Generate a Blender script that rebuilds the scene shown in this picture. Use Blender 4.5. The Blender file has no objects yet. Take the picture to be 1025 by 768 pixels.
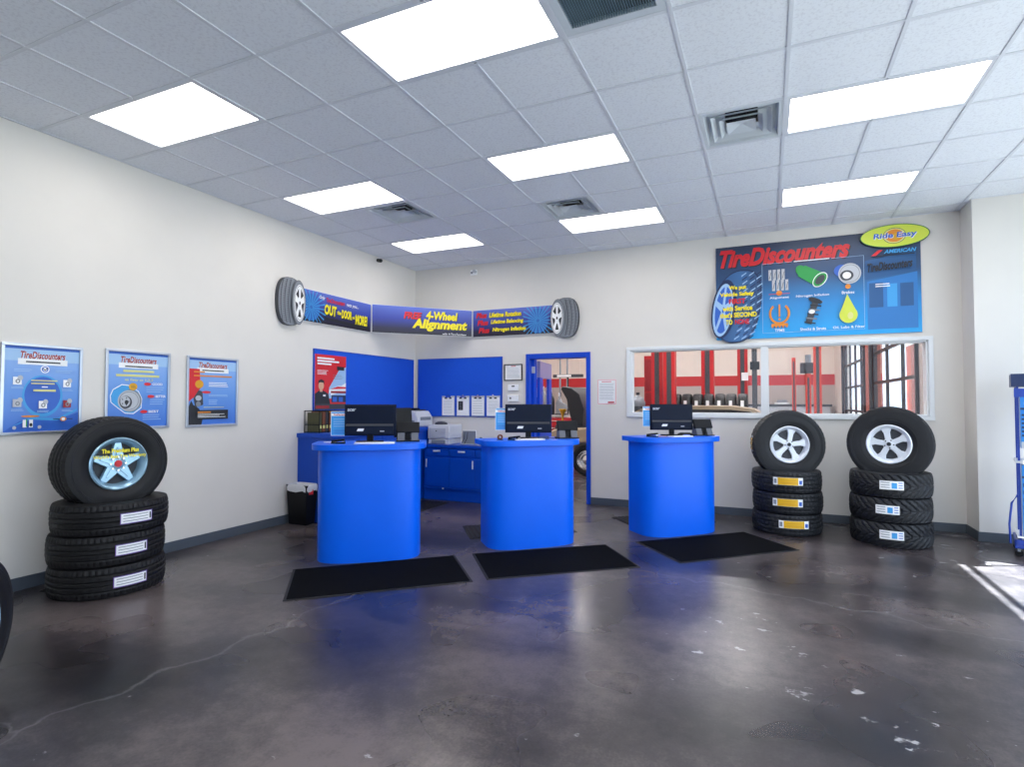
import bpy, bmesh, math, random
from mathutils import Vector, Matrix
random.seed(7)
PI = math.pi
scn = bpy.context.scene
COL = scn.collection
H = 3.614                      # ceiling height
GX, GY, T = 3.017, -4.532, 0.6096   # ceiling grid origin and pitch (two feet)

# ------------------------------------------------------------------ materials
def lin(c):
    return tuple(((v/12.92) if v <= .04045 else ((v+.055)/1.055)**2.4) for v in c)
def rgb(h):
    return lin(tuple(int(h[i:i+2], 16)/255 for i in (0, 2, 4)))
M = {}
def mat(name, hexc, rough=.5, metal=0., noise=0., scale=20., bump=0., emit=0., spec=.5, coat=0.):
    if name in M: return M[name]
    m = bpy.data.materials.new(name); m.use_nodes = True
    nt = m.node_tree; b = nt.nodes['Principled BSDF']
    c = rgb(hexc) + (1,)
    b.inputs['Base Color'].default_value = c
    b.inputs['Roughness'].default_value = rough
    b.inputs['Metallic'].default_value = metal
    b.inputs['Specular IOR Level'].default_value = spec
    b.inputs['Coat Weight'].default_value = coat
    if emit:
        b.inputs['Emission Color'].default_value = c
        b.inputs['Emission Strength'].default_value = emit
    if noise or bump:
        tc = nt.nodes.new('ShaderNodeTexCoord'); n = nt.nodes.new('ShaderNodeTexNoise')
        n.inputs['Scale'].default_value = scale; n.inputs['Detail'].default_value = 4
        nt.links.new(tc.outputs['Object'], n.inputs['Vector'])
        if noise:
            r = nt.nodes.new('ShaderNodeValToRGB')
            r.color_ramp.elements[0].position = .3; r.color_ramp.elements[1].position = .7
            r.color_ramp.elements[0].color = tuple(max(0, v*(1-noise)) for v in c[:3]) + (1,)
            r.color_ramp.elements[1].color = tuple(min(1, v*(1+noise)) for v in c[:3]) + (1,)
            nt.links.new(n.outputs['Fac'], r.inputs['Fac']); nt.links.new(r.outputs['Color'], b.inputs['Base Color'])
        if bump:
            bp = nt.nodes.new('ShaderNodeBump'); bp.inputs['Strength'].default_value = bump; bp.inputs['Distance'].default_value = .004
            nt.links.new(n.outputs['Fac'], bp.inputs['Height']); nt.links.new(bp.outputs['Normal'], b.inputs['Normal'])
    M[name] = m
    return m
def gradmat(name, stops, axis, lo, hi, rough=.35):
    m = bpy.data.materials.new(name); m.use_nodes = True
    nt = m.node_tree; b = nt.nodes['Principled BSDF']; b.inputs['Roughness'].default_value = rough
    tc = nt.nodes.new('ShaderNodeTexCoord'); s = nt.nodes.new('ShaderNodeSeparateXYZ'); mr = nt.nodes.new('ShaderNodeMapRange')
    r = nt.nodes.new('ShaderNodeValToRGB')
    mr.inputs['From Min'].default_value = lo; mr.inputs['From Max'].default_value = hi
    nt.links.new(tc.outputs['Object'], s.inputs[0]); nt.links.new(s.outputs[axis], mr.inputs['Value'])
    nt.links.new(mr.outputs[0], r.inputs['Fac']); nt.links.new(r.outputs['Color'], b.inputs['Base Color'])
    els = r.color_ramp.elements
    while len(els) < len(stops): els.new(.5)
    for e, (p, h) in zip(els, stops): e.position = p; e.color = rgb(h) + (1,)
    M[name] = m
    return m

mat('wall_paint', 'dcd9d4', .6, noise=.015, scale=3, bump=.02)
mat('garage_paint', 'ebdfd6', .7, noise=.03, scale=2)
mat('garage_grey', 'b5aaa6', .7, noise=.03, scale=2)
mat('stripe_red', 'c0242c', .5)
mat('white_trim', 'dfe3e6', .4)
mat('baseboard_grey', '4c5560', .45)
mat('frame_blue', '0044c4', .35, spec=.35)
mat('counter_blue', '0066f2', .34, noise=.02, scale=4, spec=.35)
mat('cabinet_blue', '0046b8', .38, noise=.02, scale=4, spec=.35)
mat('board_blue', '0052d2', .8, noise=.05, scale=60, bump=.05)
mat('bar_white', 'd6dae2', .4)
mat('black_plastic', '0a0c10', .45, spec=.22)
mat('monitor_black', '07142a', .5, spec=.2)
mat('grey_plastic', '5c6068', .45)
mat('dark_plastic', '101319', .5, spec=.22)
mat('printer_white', 'd5d8dc', .45)
mat('printer_grey', '7f868f', .4)
mat('chrome', 'd8dce0', .18, 1.)
mat('alu', 'c3c9d2', .3, .85)
mat('silver_paint', 'dfe5ee', .32, .15)
mat('blue_chrome', '9fc4da', .25, .5)
mat('rubber', '13161c', .58, noise=.12, scale=30, spec=.45)
mat('rubber_brown', '131316', .58, noise=.15, scale=30, spec=.35)
mat('rubber_dark', '0b0c0e', .8)
mat('paper', 'eceef0', .6)
mat('paper_white', 'f4f5f6', .5)
mat('ink', '20242c', .5)
mat('ink_grey', '8c939c', .5)
mat('red', 'd31f2b', .4)
mat('deep_red', '9a1a26', .45)
mat('lift_red', 'bf1a22', .35)
mat('lift_pink', 'e4606c', .35)
mat('orange_red', 'd63a22', .4)
mat('yellow', 'f4e41c', .45)
mat('gold', 'd8a21c', .4)
mat('label_yellow', 'e8b413', .45)
mat('pale_yellow', 'd9d98a', .45)
mat('orange', 'e08a2a', .45)
mat('green', '1f9a48', .45)
mat('lime', 'cfdc4a', .4)
mat('purple', '6a4aa0', .5)
mat('sky_blue', '3f9fe0', .4)
mat('sky_blue_dim', '2a6cc0', .4)
mat('pale_blue', '9fc4ea', .4)
mat('mid_blue', '2b62c4', .4)
mat('sign_mid', '2b78c0', .4)
mat('sign_dark', '24588e', .4)
mat('navy', '152c58', .4)
mat('white', 'f2f4f6', .4)
mat('skin', 'd7a78c', .6)
mat('dark_grey', '3a3e46', .5)
mat('mid_grey', '80868f', .5)
mat('light_grey', 'b9bec6', .5)
mat('brown_book', '7a4630', .6)
mat('olive_book', '4a4a30', .6)
mat('tan_paint', 'b9a68c', .3, .2)
mat('bag_white', 'd2d5da', .35, noise=.05, scale=30, bump=.5)
mat('mat_black', '07080c', .97, noise=.25, scale=260, bump=.5, spec=.08)
mat('mat_edge', '17191e', .7)
mat('mat_brown', '2e2a28', .9, noise=.2, scale=120, bump=.5)
mat('vent_white', 'ccd3da', .4)
mat('vent_grille', '6f8595', .5)
mat('duct_shade', '0c0c10', .8)
mat('concrete_out', '525050', .9, noise=.1, scale=1)
mat('brick', '9a5a50', .9, noise=.2, scale=14)
mat('leaf', '5d7a3c', .9, noise=.4, scale=6, bump=.5)
mat('bark', '5a4636', .9)
mat('door_metal', '2c2830', .5)
mat('lavender', '8a86b4', .35)
mat('rack_blue', '143a9c', .3)
mat('pack_blue', '1f7fd0', .3)

def tile_mat():
    m = bpy.data.materials.new('ceiling_tile'); m.use_nodes = True
    nt = m.node_tree; b = nt.nodes['Principled BSDF']; b.inputs['Roughness'].default_value = .85
    tc = nt.nodes.new('ShaderNodeTexCoord'); n = nt.nodes.new('ShaderNodeTexNoise'); r = nt.nodes.new('ShaderNodeValToRGB')
    n.inputs['Scale'].default_value = 55; n.inputs['Detail'].default_value = 3; n.inputs['Roughness'].default_value = .7
    r.color_ramp.elements[0].position = .36; r.color_ramp.elements[0].color = rgb('dcdfe7') + (1,)
    r.color_ramp.elements[1].position = .5; r.color_ramp.elements[1].color = rgb('e8ecf3') + (1,)
    bp = nt.nodes.new('ShaderNodeBump'); bp.inputs['Strength'].default_value = .08; bp.inputs['Distance'].default_value = .003
    nt.links.new(tc.outputs['Object'], n.inputs['Vector']); nt.links.new(n.outputs['Fac'], r.inputs['Fac'])
    nt.links.new(r.outputs['Color'], b.inputs['Base Color']); nt.links.new(n.outputs['Fac'], bp.inputs['Height']); nt.links.new(bp.outputs['Normal'], b.inputs['Normal'])
    M['tile'] = m
tile_mat()

def floor_mat():
    m = bpy.data.materials.new('polished_concrete'); m.use_nodes = True
    nt = m.node_tree; N = nt.nodes.new; Lk = nt.links.new; b = nt.nodes['Principled BSDF']
    tc = N('ShaderNodeTexCoord')
    def noise(scale, detail, rough, rot=0., sc=(1, 1, 1), loc=(0, 0, 0), dist=0.):
        n = N('ShaderNodeTexNoise'); n.inputs['Scale'].default_value = scale; n.inputs['Detail'].default_value = detail; n.inputs['Roughness'].default_value = rough; n.inputs['Distortion'].default_value = dist
        mp = N('ShaderNodeMapping'); mp.inputs['Rotation'].default_value = (0, 0, rot); mp.inputs['Scale'].default_value = sc; mp.inputs['Location'].default_value = loc
        Lk(tc.outputs['Object'], mp.inputs['Vector']); Lk(mp.outputs['Vector'], n.inputs['Vector']); return n.outputs['Fac']
    def rng(src, a, b_, c=0., d=1.):
        k = N('ShaderNodeMapRange'); k.inputs['From Min'].default_value = a; k.inputs['From Max'].default_value = b_; k.inputs['To Min'].default_value = c; k.inputs['To Max'].default_value = d
        Lk(src, k.inputs['Value']); return k.outputs[0]
    def math2(op, a, b_):
        k = N('ShaderNodeMath'); k.operation = op
        for q, v in enumerate((a, b_)):
            if isinstance(v, (int, float)): k.inputs[q].default_value = v
            else: Lk(v, k.inputs[q])
        return k.outputs[0]
    big = noise(.75, 5, .55, .35, (.8, 1.3, 1), (2, 1, 0), .3)
    fine = noise(9, 8, .72)
    grain = noise(70, 3, .6)
    fac = math2('ADD', math2('MULTIPLY', big, .62), math2('ADD', math2('MULTIPLY', fine, .26), math2('MULTIPLY', grain, .12)))
    r1 = N('ShaderNodeValToRGB'); e = r1.color_ramp.elements
    e[0].position = .4; e[0].color = rgb('1f1c1f') + (1,)
    e[1].position = .62; e[1].color = rgb('655c5c') + (1,)
    k = e.new(.5); k.color = rgb('3b3639') + (1,)
    Lk(fac, r1.inputs['Fac'])
    flk = math2('ADD', noise(6.5, 8, .62, 0, (.8, 1.2, 1), (3.1, 1.7, 0)), rng(noise(.7, 1, .5, 0, (1, 1, 1), (7.3, 2.2, 0)), .48, .66, 0, .07))
    sp = N('ShaderNodeSeparateXYZ'); Lk(tc.outputs['Object'], sp.inputs[0])
    flk = math2('ADD', flk, rng(sp.outputs['X'], 4.2, 6.4, 0, .05))
    flk = rng(flk, .705, .735, 0, .85)
    v = N('ShaderNodeTexVoronoi'); v.feature = 'DISTANCE_TO_EDGE'; v.inputs['Scale'].default_value = .21
    w = N('ShaderNodeTexNoise'); w.inputs['Scale'].default_value = 2.2; w.inputs['Detail'].default_value = 5
    Lk(tc.outputs['Object'], w.inputs['Vector'])
    vm = N('ShaderNodeVectorMath'); vm.operation = 'MULTIPLY_ADD'; vm.inputs[1].default_value = (.5, .5, 0)
    Lk(w.outputs['Color'], vm.inputs[0]); Lk(tc.outputs['Object'], vm.inputs[2]); Lk(vm.outputs[0], v.inputs['Vector'])
    crack = rng(v.outputs['Distance'], 0, .0026, .2, 0)
    mixf = math2('MAXIMUM', flk, crack)
    mix = N('ShaderNodeMix'); mix.data_type = 'RGBA'; mix.inputs[7].default_value = rgb('a6a6a8') + (1,)
    Lk(mixf, mix.inputs[0]); Lk(r1.outputs['Color'], mix.inputs[6]); Lk(mix.outputs[2], b.inputs['Base Color'])
    Lk(rng(noise(1.1, 2, .5), .3, .7, .24, .34), b.inputs['Roughness'])
    b.inputs['Specular IOR Level'].default_value = .5
    M['floor'] = m
floor_mat()

def glass_mat():
    m = bpy.data.materials.new('window_glass'); m.use_nodes = True
    nt = m.node_tree; nt.nodes.clear(); N = nt.nodes.new; Lk = nt.links.new
    o = N('ShaderNodeOutputMaterial'); mx = N('ShaderNodeMixShader'); t = N('ShaderNodeBsdfTransparent'); g = N('ShaderNodeBsdfGlossy')
    t.inputs['Color'].default_value = (.98, .985, .985, 1); g.inputs['Roughness'].default_value = .02
    f = N('ShaderNodeFresnel'); f.inputs['IOR'].default_value = 1.4
    ge = N('ShaderNodeNewGeometry'); iv = N('ShaderNodeMath'); iv.operation = 'SUBTRACT'; iv.inputs[0].default_value = 1; Lk(ge.outputs['Backfacing'], iv.inputs[1])
    mu = N('ShaderNodeMath'); mu.operation = 'MULTIPLY'; Lk(f.outputs[0], mu.inputs[0]); Lk(iv.outputs[0], mu.inputs[1])
    Lk(mu.outputs[0], mx.inputs[0]); Lk(t.outputs[0], mx.inputs[1]); Lk(g.outputs[0], mx.inputs[2]); Lk(mx.outputs[0], o.inputs['Surface'])
    M['glass'] = m
glass_mat()
def emit_mat(name, col, s):
    m = bpy.data.materials.new(name); m.use_nodes = True
    nt = m.node_tree; nt.nodes.clear()
    o = nt.nodes.new('ShaderNodeOutputMaterial'); e = nt.nodes.new('ShaderNodeEmission')
    e.inputs['Color'].default_value = col + (1,); e.inputs['Strength'].default_value = s
    nt.links.new(e.outputs[0], o.inputs['Surface']); M[name] = m
emit_mat('lamp_diffuser', (1., .945, .9), 8.0)
emit_mat('garage_fill', (1., .98, .99), 115)  # emission of the lights added to brighten the workshop

# ------------------------------------------------------------------ mesh builder
class G:
    def __init__(s): s.v = []; s.f = []; s.m = []; s.mats = []
    def mi(s, m):
        if m not in s.mats: s.mats.append(m)
        return s.mats.index(m)
    def add(s, vs, fs, m, mx=None):
        o = len(s.v); i = s.mi(m)
        for p in vs:
            p = Vector(p)
            if mx is not None: p = mx @ p
            s.v.append(tuple(p))
        for f in fs: s.f.append([k+o for k in f]); s.m.append(i)
        return s
    def box(s, x0, x1, y0, y1, z0, z1, m, mx=None):
        v = [(x, y, z) for z in (z0, z1) for y in (y0, y1) for x in (x0, x1)]
        return s.add(v, [(0, 2, 3, 1), (4, 5, 7, 6), (0, 1, 5, 4), (2, 6, 7, 3), (0, 4, 6, 2), (1, 3, 7, 5)], m, mx)
    def prism(s, poly, z0, z1, m, mx=None):
        n = len(poly); v = [(x, y, z0) for x, y in poly] + [(x, y, z1) for x, y in poly]
        a = sum(poly[i][0]*poly[(i+1) % n][1]-poly[(i+1) % n][0]*poly[i][1] for i in range(n))
        f = [tuple(range(n-1, -1, -1)), tuple(range(n, 2*n))] + [(i, (i+1) % n, (i+1) % n+n, i+n) for i in range(n)]
        if a < 0: f = [tuple(reversed(q)) for q in f]
        return s.add(v, f, m, mx)
    def lathe(s, prof, m, seg=48, mx=None, close=False):
        n = len(prof); v = []; f = []
        for k in range(seg):
            a = 2*PI*k/seg
            for r, z in prof: v.append((r*math.cos(a), r*math.sin(a), z))
        for k in range(seg):
            q = (k+1) % seg
            for i in range(n if close else n-1):
                j = (i+1) % n
                f.append((k*n+i, q*n+i, q*n+j, k*n+j))
        return s.add(v, f, m, mx)
    def cyl(s, r, z0, z1, m, seg=32, mx=None, r1=None):
        return s.lathe([(0.0001, z0), (r, z0), (r1 if r1 is not None else r, z1), (0.0001, z1)], m, seg, mx)
    def tube(s, pts, r, m, seg=10, mx=None):
        pts = [Vector(p) for p in pts]; v = []; f = []
        for i, p in enumerate(pts):
            d = (pts[min(i+1, len(pts)-1)]-pts[max(i-1, 0)]).normalized()
            u = d.orthogonal().normalized() if abs(d.z) > .95 else d.cross(Vector((0, 0, 1))).normalized()
            w = d.cross(u)
            for k in range(seg):
                a = 2*PI*k/seg; v.append(p+u*(r*math.cos(a))+w*(r*math.sin(a)))
        n = len(pts)
        for i in range(n-1):
            for k in range(seg):
                f.append((i*seg+k, i*seg+(k+1) % seg, (i+1)*seg+(k+1) % seg, (i+1)*seg+k))
        f.append(tuple(range(seg))); f.append(tuple((n-1)*seg+k for k in range(seg)))
        return s.add(v, f, m, mx)
    def quad(s, a, b, c, d, m, mx=None): return s.add([a, b, c, d], [(0, 1, 2, 3)], m, mx)
    def build(s, name, parent=None, smooth=True, bevel=0., loc=None, fix=True):
        me = bpy.data.meshes.new(name); me.from_pydata(s.v, [], s.f)
        for m in s.mats: me.materials.append(M[m] if isinstance(m, str) else m)
        me.polygons.foreach_set('material_index', s.m)
        if fix:
            bm = bmesh.new(); bm.from_mesh(me); bmesh.ops.recalc_face_normals(bm, faces=bm.faces); bm.to_mesh(me); bm.free()
        me.update()
        if smooth:
            me.shade_smooth(); me.set_sharp_from_angle(angle=math.radians(38))
        o = bpy.data.objects.new(name, me); COL.objects.link(o)
        if parent is not None: o.parent = parent
        if loc is not None: o.location = loc
        if bevel:
            b = o.modifiers.new('bevel', 'BEVEL'); b.width = bevel; b.segments = 2; b.limit_method = 'ANGLE'; b.angle_limit = math.radians(50)
        return o

_txt = {}
def text_geo(s, bold=.0, shear=0.):
    k = (s, bold, shear)
    if k in _txt: return _txt[k]
    cu = bpy.data.curves.new('t', 'FONT'); cu.body = s; cu.size = 1; cu.offset = bold; cu.shear = shear; cu.fill_mode = 'BOTH'; cu.resolution_u = 3
    ob = bpy.data.objects.new('t', cu); COL.objects.link(ob)
    bpy.context.view_layer.update()
    me = bpy.data.meshes.new_from_object(ob.evaluated_get(bpy.context.evaluated_depsgraph_get()))
    v = [tuple(x.co) for x in me.vertices]; f = [tuple(p.vertices) for p in me.polygons]
    bpy.data.objects.remove(ob); bpy.data.curves.remove(cu); bpy.data.meshes.remove(me)
    _txt[k] = (v, f); return v, f

class Art(G):
    """flat printed artwork in local x (right), y (up), z (out of the wall), in thin layers"""
    def __init__(s, z=0.): super().__init__(); s.z = z
    def up(s): s.z += .0004; return s.z
    def rect(s, x0, y0, x1, y1, m):
        z = s.up(); return s.add([(x0, y0, z), (x1, y0, z), (x1, y1, z), (x0, y1, z)], [(0, 1, 2, 3)], m)
    def poly(s, pts, m):
        z = s.up(); return s.add([(x, y, z) for x, y in pts], [tuple(range(len(pts)))], m)
    def ell(s, cx, cy, rx, ry, m, rot=0., n=32):
        return s.poly([(cx+rx*math.cos(a)*math.cos(rot)-ry*math.sin(a)*math.sin(rot), cy+rx*math.cos(a)*math.sin(rot)+ry*math.sin(a)*math.cos(rot)) for a in [2*PI*k/n for k in range(n)]], m)
    def ring(s, cx, cy, rx, ry, t, m, a0=0., a1=2*PI, n=32):
        z = s.up(); v = []; f = []
        for k in range(n+1):
            a = a0+(a1-a0)*k/n
            v += [(cx+rx*math.cos(a), cy+ry*math.sin(a), z), (cx+(rx-t)*math.cos(a), cy+(ry-t)*math.sin(a), z)]
            if k: f.append((2*k-2, 2*k, 2*k+1, 2*k-1))
        return s.add(v, f, m)
    def line(s, x0, y0, x1, y1, t, m):
        d = Vector((x1-x0, y1-y0)).normalized(); nx, ny = -d.y*t/2, d.x*t/2
        return s.poly([(x0-nx, y0-ny), (x1-nx, y1-ny), (x1+nx, y1+ny), (x0+nx, y0+ny)], m)
    def frame(s, x0, y0, x1, y1, t, m):
        s.rect(x0, y0, x1, y0+t, m); s.rect(x0, y1-t, x1, y1, m); s.rect(x0, y0, x0+t, y1, m); s.rect(x1-t, y0, x1, y1, m)
    def text(s, t, x0, y0, x1, y1, m, bold=.02, shear=0., shadow=None, sd=.006, slope=0.):
        v, f = text_geo(t, bold, shear)
        if not v: return s
        ax = min(p[0] for p in v); bx = max(p[0] for p in v); ay = min(p[1] for p in v); by = max(p[1] for p in v)
        def put(dx, dy, mm):
            z = s.up()
            s.add([(x0+dx+(p[0]-ax)/(bx-ax)*(x1-x0), y0+dy+(p[1]-ay)/(by-ay)*(y1-y0)+slope*((p[0]-ax)/(bx-ax)), z) for p in v], f, mm)
        if shadow: put(sd, -sd, shadow)
        put(0, 0, m); return s
    def lines(s, x0, y0, x1, y1, n, m, fill=.5, rag=.25):
        h = (y1-y0)/n
        for i in range(n):
            w = (x1-x0)*(1-rag*random.random())
            s.rect(x0, y1-h*(i+.5)-h*fill/2, x0+w, y1-h*(i+.5)+h*fill/2, m)
    def build(s, name, parent=None, **k): return super().build(name, parent, smooth=False, fix=False, **k)

def thing(name, label, cat, loc=(0, 0, 0), rz=0., group=None, mx=None):
    o = bpy.data.objects.new(name, None); COL.objects.link(o); o.empty_display_size = .1
    if mx is not None: o.matrix_world = Matrix.Translation(loc) @ mx.to_4x4()
    else: o.location = loc; o.rotation_euler = (0, 0, rz)
    o['label'] = label; o['category'] = cat
    if group: o['group'] = group
    return o
def tag(o, label, cat, group=None):
    o['label'] = label; o['category'] = cat
    if group: o['group'] = group
    return o
def struct(o, label=None):
    o['kind'] = 'structure'
    if label: o['label'] = label
    return o
def dup(root, loc=None, label=None, rz=None):
    r = root.copy(); COL.objects.link(r)
    if loc is not None: r.location = loc
    if rz is not None: r.rotation_euler = (0, 0, rz)
    if label: r['label'] = label
    for ch in list(root.children):
        c = ch.copy(); COL.objects.link(c); c.parent = r
        for g in list(ch.children):
            d = g.copy(); COL.objects.link(d); d.parent = c
    return r
LEFT = Matrix(((0, 0, 1), (1, 0, 0), (0, 1, 0)))      # local x,y,z -> world y,z,x   (left wall, art faces +x)
BACK = Matrix(((1, 0, 0), (0, 0, -1), (0, 1, 0)))     # local x,y,z -> world x,z,-y  (back wall, art faces -y)
def Rz(a): return Matrix.Rotation(a, 4, 'Z')
def Rx(a): return Matrix.Rotation(a, 4, 'X')
def Ry(a): return Matrix.Rotation(a, 4, 'Y')
def Tr(x, y, z): return Matrix.Translation((x, y, z))

# ------------------------------------------------------------------ room shell
XR, YF = 8.7, -11.2       # right wall with the sunny windows, street front behind the camera
RX, RY = 7.33, -.38       # the corner pier
struct(G().box(0, XR, YF, .15, -.1, 0, 'floor').build('floor', smooth=False))
gf = G().box(-3, 7.3, .15, 12.4, -.1, 0, 'floor').build('floor_garage', smooth=False); struct(gf)
# ceiling: tiles with the grid of bars; light and vent cells are left open
cells = {}
lights = []
for i in (-4, 0, 4):
    for j in (-1, 2, 5, -4, -7, -10):
        if j > -3 or (i, j) in ((0, -4), (4, -4), (4, -7)): lights.append((i, j))  # panels behind the camera are unseen, added to light the room
for i, j in lights:
    cells[(i, j)] = cells[(i+1, j)] = 'L'
vents = [(3, 2), (0, 4), (-3, 3)]
for c in vents: cells[c] = 'V'
grille = (2, -1); cells[grille] = 'V'
cg = G(); bars = G()
for i in range(-5, 10):
    for j in range(-11, 8):
        x0, x1 = max(0, GX+i*T), min(XR, GX+(i+1)*T); y0, y1 = max(YF, GY+j*T), min(0, GY+(j+1)*T)
        if x1-x0 < .005 or y1-y0 < .005: continue
        if (i, j) not in cells:
            cg.box(x0, x1, y0, y1, H, H+.015, 'tile')
for i in range(-5, 11):
    x = GX+i*T
    for j in range(-12, 9):
        y = GY+j*T
        if 0 < x < XR and not ((i, j) in cells and (i-1, j) in cells and cells[(i, j)] == 'L' == cells[(i-1, j)]):
            ya, yb = max(YF, y), min(0, y+T)
            if yb-ya > .01: bars.box(x-.012, x+.012, ya, yb, H-.006, H+.02, 'bar_white')
        if YF < y < 0 and 0 <= i+5:
            xa, xb = max(0, x), min(XR, x+T)
            if xb-xa > .01: bars.box(xa+.012, xb-.012, y-.012, y+.012, H-.0055, H+.02, 'bar_white')
bars.box(0, .022, YF, 0, H-.006, H+.02, 'bar_white'); bars.box(0, RX, -.022, 0, H-.006, H+.02, 'bar_white'); bars.box(RX, XR, RY-.022, RY, H-.006, H+.02, 'bar_white')
cl = struct(cg.build('ceiling', smooth=False)); bo = bars.build('ceiling_grid', cl, smooth=False)
struct(G().box(-.3, XR+.3, YF-.3, .3, H+.32, H+.4, 'garage_grey').build('ceiling_deck', smooth=False))
# walls
struct(G().box(-.15, 0, YF-.15, .15, 0, H+.3, 'wall_paint').build('wall_left', smooth=False))
DX0, DX1, DZ = 2.0, 3.0, 2.165         # outer size of the door frame
WX0, WX1, WZ0, WZ1 = 3.575, 7.003, 1.288, 2.16
g = G()
g.box(0, DX0+.04, 0, .15, 0, H+.3, 'wall_paint'); g.box(DX0+.04, DX1-.04, 0, .15, DZ-.04, H+.3, 'wall_paint')
g.box(DX1-.04, WX0, 0, .15, 0, H+.3, 'wall_paint'); g.box(WX0, WX1, 0, .15, 0, WZ0, 'wall_paint'); g.box(WX0, WX1, 0, .15, WZ1, H+.3, 'wall_paint')
g.box(WX1, RX+.02, 0, .15, 0, H+.3, 'wall_paint')
struct(g.build('wall_back', smooth=False))
struct(G().box(RX, XR+.15, RY, .15, 0, H+.3, 'wall_paint').build('wall_pier', smooth=False, bevel=.004))
# right wall: shop windows with a head at 3.0 m, transom bar below it
g = G()
g.box(XR, XR+.15, -.66, RY, 0, H+.3, 'wall_paint'); g.box(XR, XR+.15, YF-.15, -.66, 3.36, H+.3, 'wall_paint'); g.box(XR, XR+.15, YF-.15, -9.6, 0, 3.36, 'wall_paint')
struct(g.build('wall_right', smooth=False))
g = G()
g.box(XR+.05, XR+.07, -9.6, -.66, 3.05, 3.115, 'alu')
for y in (-3.9, -6.7): g.box(XR+.03, XR+.09, y-.03, y+.03, 0, 3.05, 'alu')
w = struct(g.build('window_2', smooth=False))
g = G()
g.box(0, XR, YF-.15, YF, 3.05, H+.3, 'wall_paint'); g.box(0, 4.8, YF-.15, YF, 0, 3.05, 'wall_paint'); g.box(8.1, XR, YF-.15, YF, 0, 3.05, 'wall_paint'); g.box(4.8, 8.1, YF-.15, YF, 0, .5, 'wall_paint')
struct(g.build('wall_front', smooth=False))
g = G()
for x in (6.4,): g.box(x-.03, x+.03, YF-.1, YF-.04, .5, 3.05, 'alu')
struct(g.build('window_3', smooth=False))
# baseboards
def base(name, *b):
    g = G()
    for q in b: g.box(*q, 0, .1, 'baseboard_grey')
    struct(g.build(name, smooth=False, bevel=.003))
base('baseboard_left', (0, .012, YF, -2.47))
base('baseboard_back', (1.9, DX0, -.012, 0), (DX1, RX, -.012, 0))
base('baseboard_pier', (RX-.012, RX, RY-.012, -.012), (RX, XR, RY-.012, RY))
# door frame and the open leaf in the workshop
g = G()
for x0, x1 in ((DX0, DX0+.06), (DX1-.06, DX1)): g.box(x0, x1, -.025, .175, 0, DZ, 'frame_blue')
g.box(DX0+.06, DX1-.06, -.025, .175, DZ-.075, DZ, 'frame_blue')
g.box(DX0+.06, DX0+.1, .07, .175, 0, DZ-.075, 'frame_blue'); g.box(DX1-.075, DX1-.06, .07, .175, 0, DZ-.075, 'frame_blue')
dr = struct(g.build('door_1', smooth=False, bevel=.003))
leaf = G()
mx = Tr(DX0+.1, .18, 0) @ Rz(math.radians(99))
leaf.box(0, .84, -.045, 0, .01, 1.02, 'frame_blue', mx); leaf.box(0, .2, -.045, 0, 1.02, 1.82, 'frame_blue', mx); leaf.box(.64, .84, -.045, 0, 1.02, 1.82, 'frame_blue', mx); leaf.box(0, .84, -.045, 0, 1.82, 2.07, 'lavender', mx)
lf = leaf.build('door_leaf', dr, smooth=False)
G().box(.2, .64, -.03, -.022, 1.02, 1.82, 'glass', mx).build('door_glass', lf, smooth=False)
G().box(DX0+.06, DX0+.115, .06, .066, 1.88, 1.98, 'light_grey').build('hinge', dr, smooth=False)
# garage window
g = G()
fo = .05
g.box(WX0-fo, WX1+fo, -.022, .0, WZ1, WZ1+.045, 'white_trim'); g.box(WX0-fo, WX1+fo, -.03, .0, WZ0-.045, WZ0, 'white_trim')
g.box(WX0-fo, WX0, -.022, 0, WZ0, WZ1, 'white_trim'); g.box(WX1, WX1+fo, -.022, 0, WZ0, WZ1, 'white_trim')
g.box(WX0, WX0+.02, 0, .15, WZ0, WZ1, 'white_trim'); g.box(WX1-.02, WX1, 0, .15, WZ0, WZ1, 'white_trim'); g.box(WX0, WX1, 0, .15, WZ0, WZ0+.02, 'white_trim'); g.box(WX0, WX1, 0, .15, WZ1-.02, WZ1, 'white_trim')
g.box(5.24, 5.333, -.012, .12, WZ0+.02, WZ1-.02, 'white_trim')
wf = struct(g.build('window_1', smooth=False, bevel=.003))
for x0, x1 in ((WX0+.02, 5.24), (5.333, WX1-.02)):
    G().box(x0, x1, .06, .066, WZ0+.02, WZ1-.02, 'glass').build('window_pane', wf, smooth=False)

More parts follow.
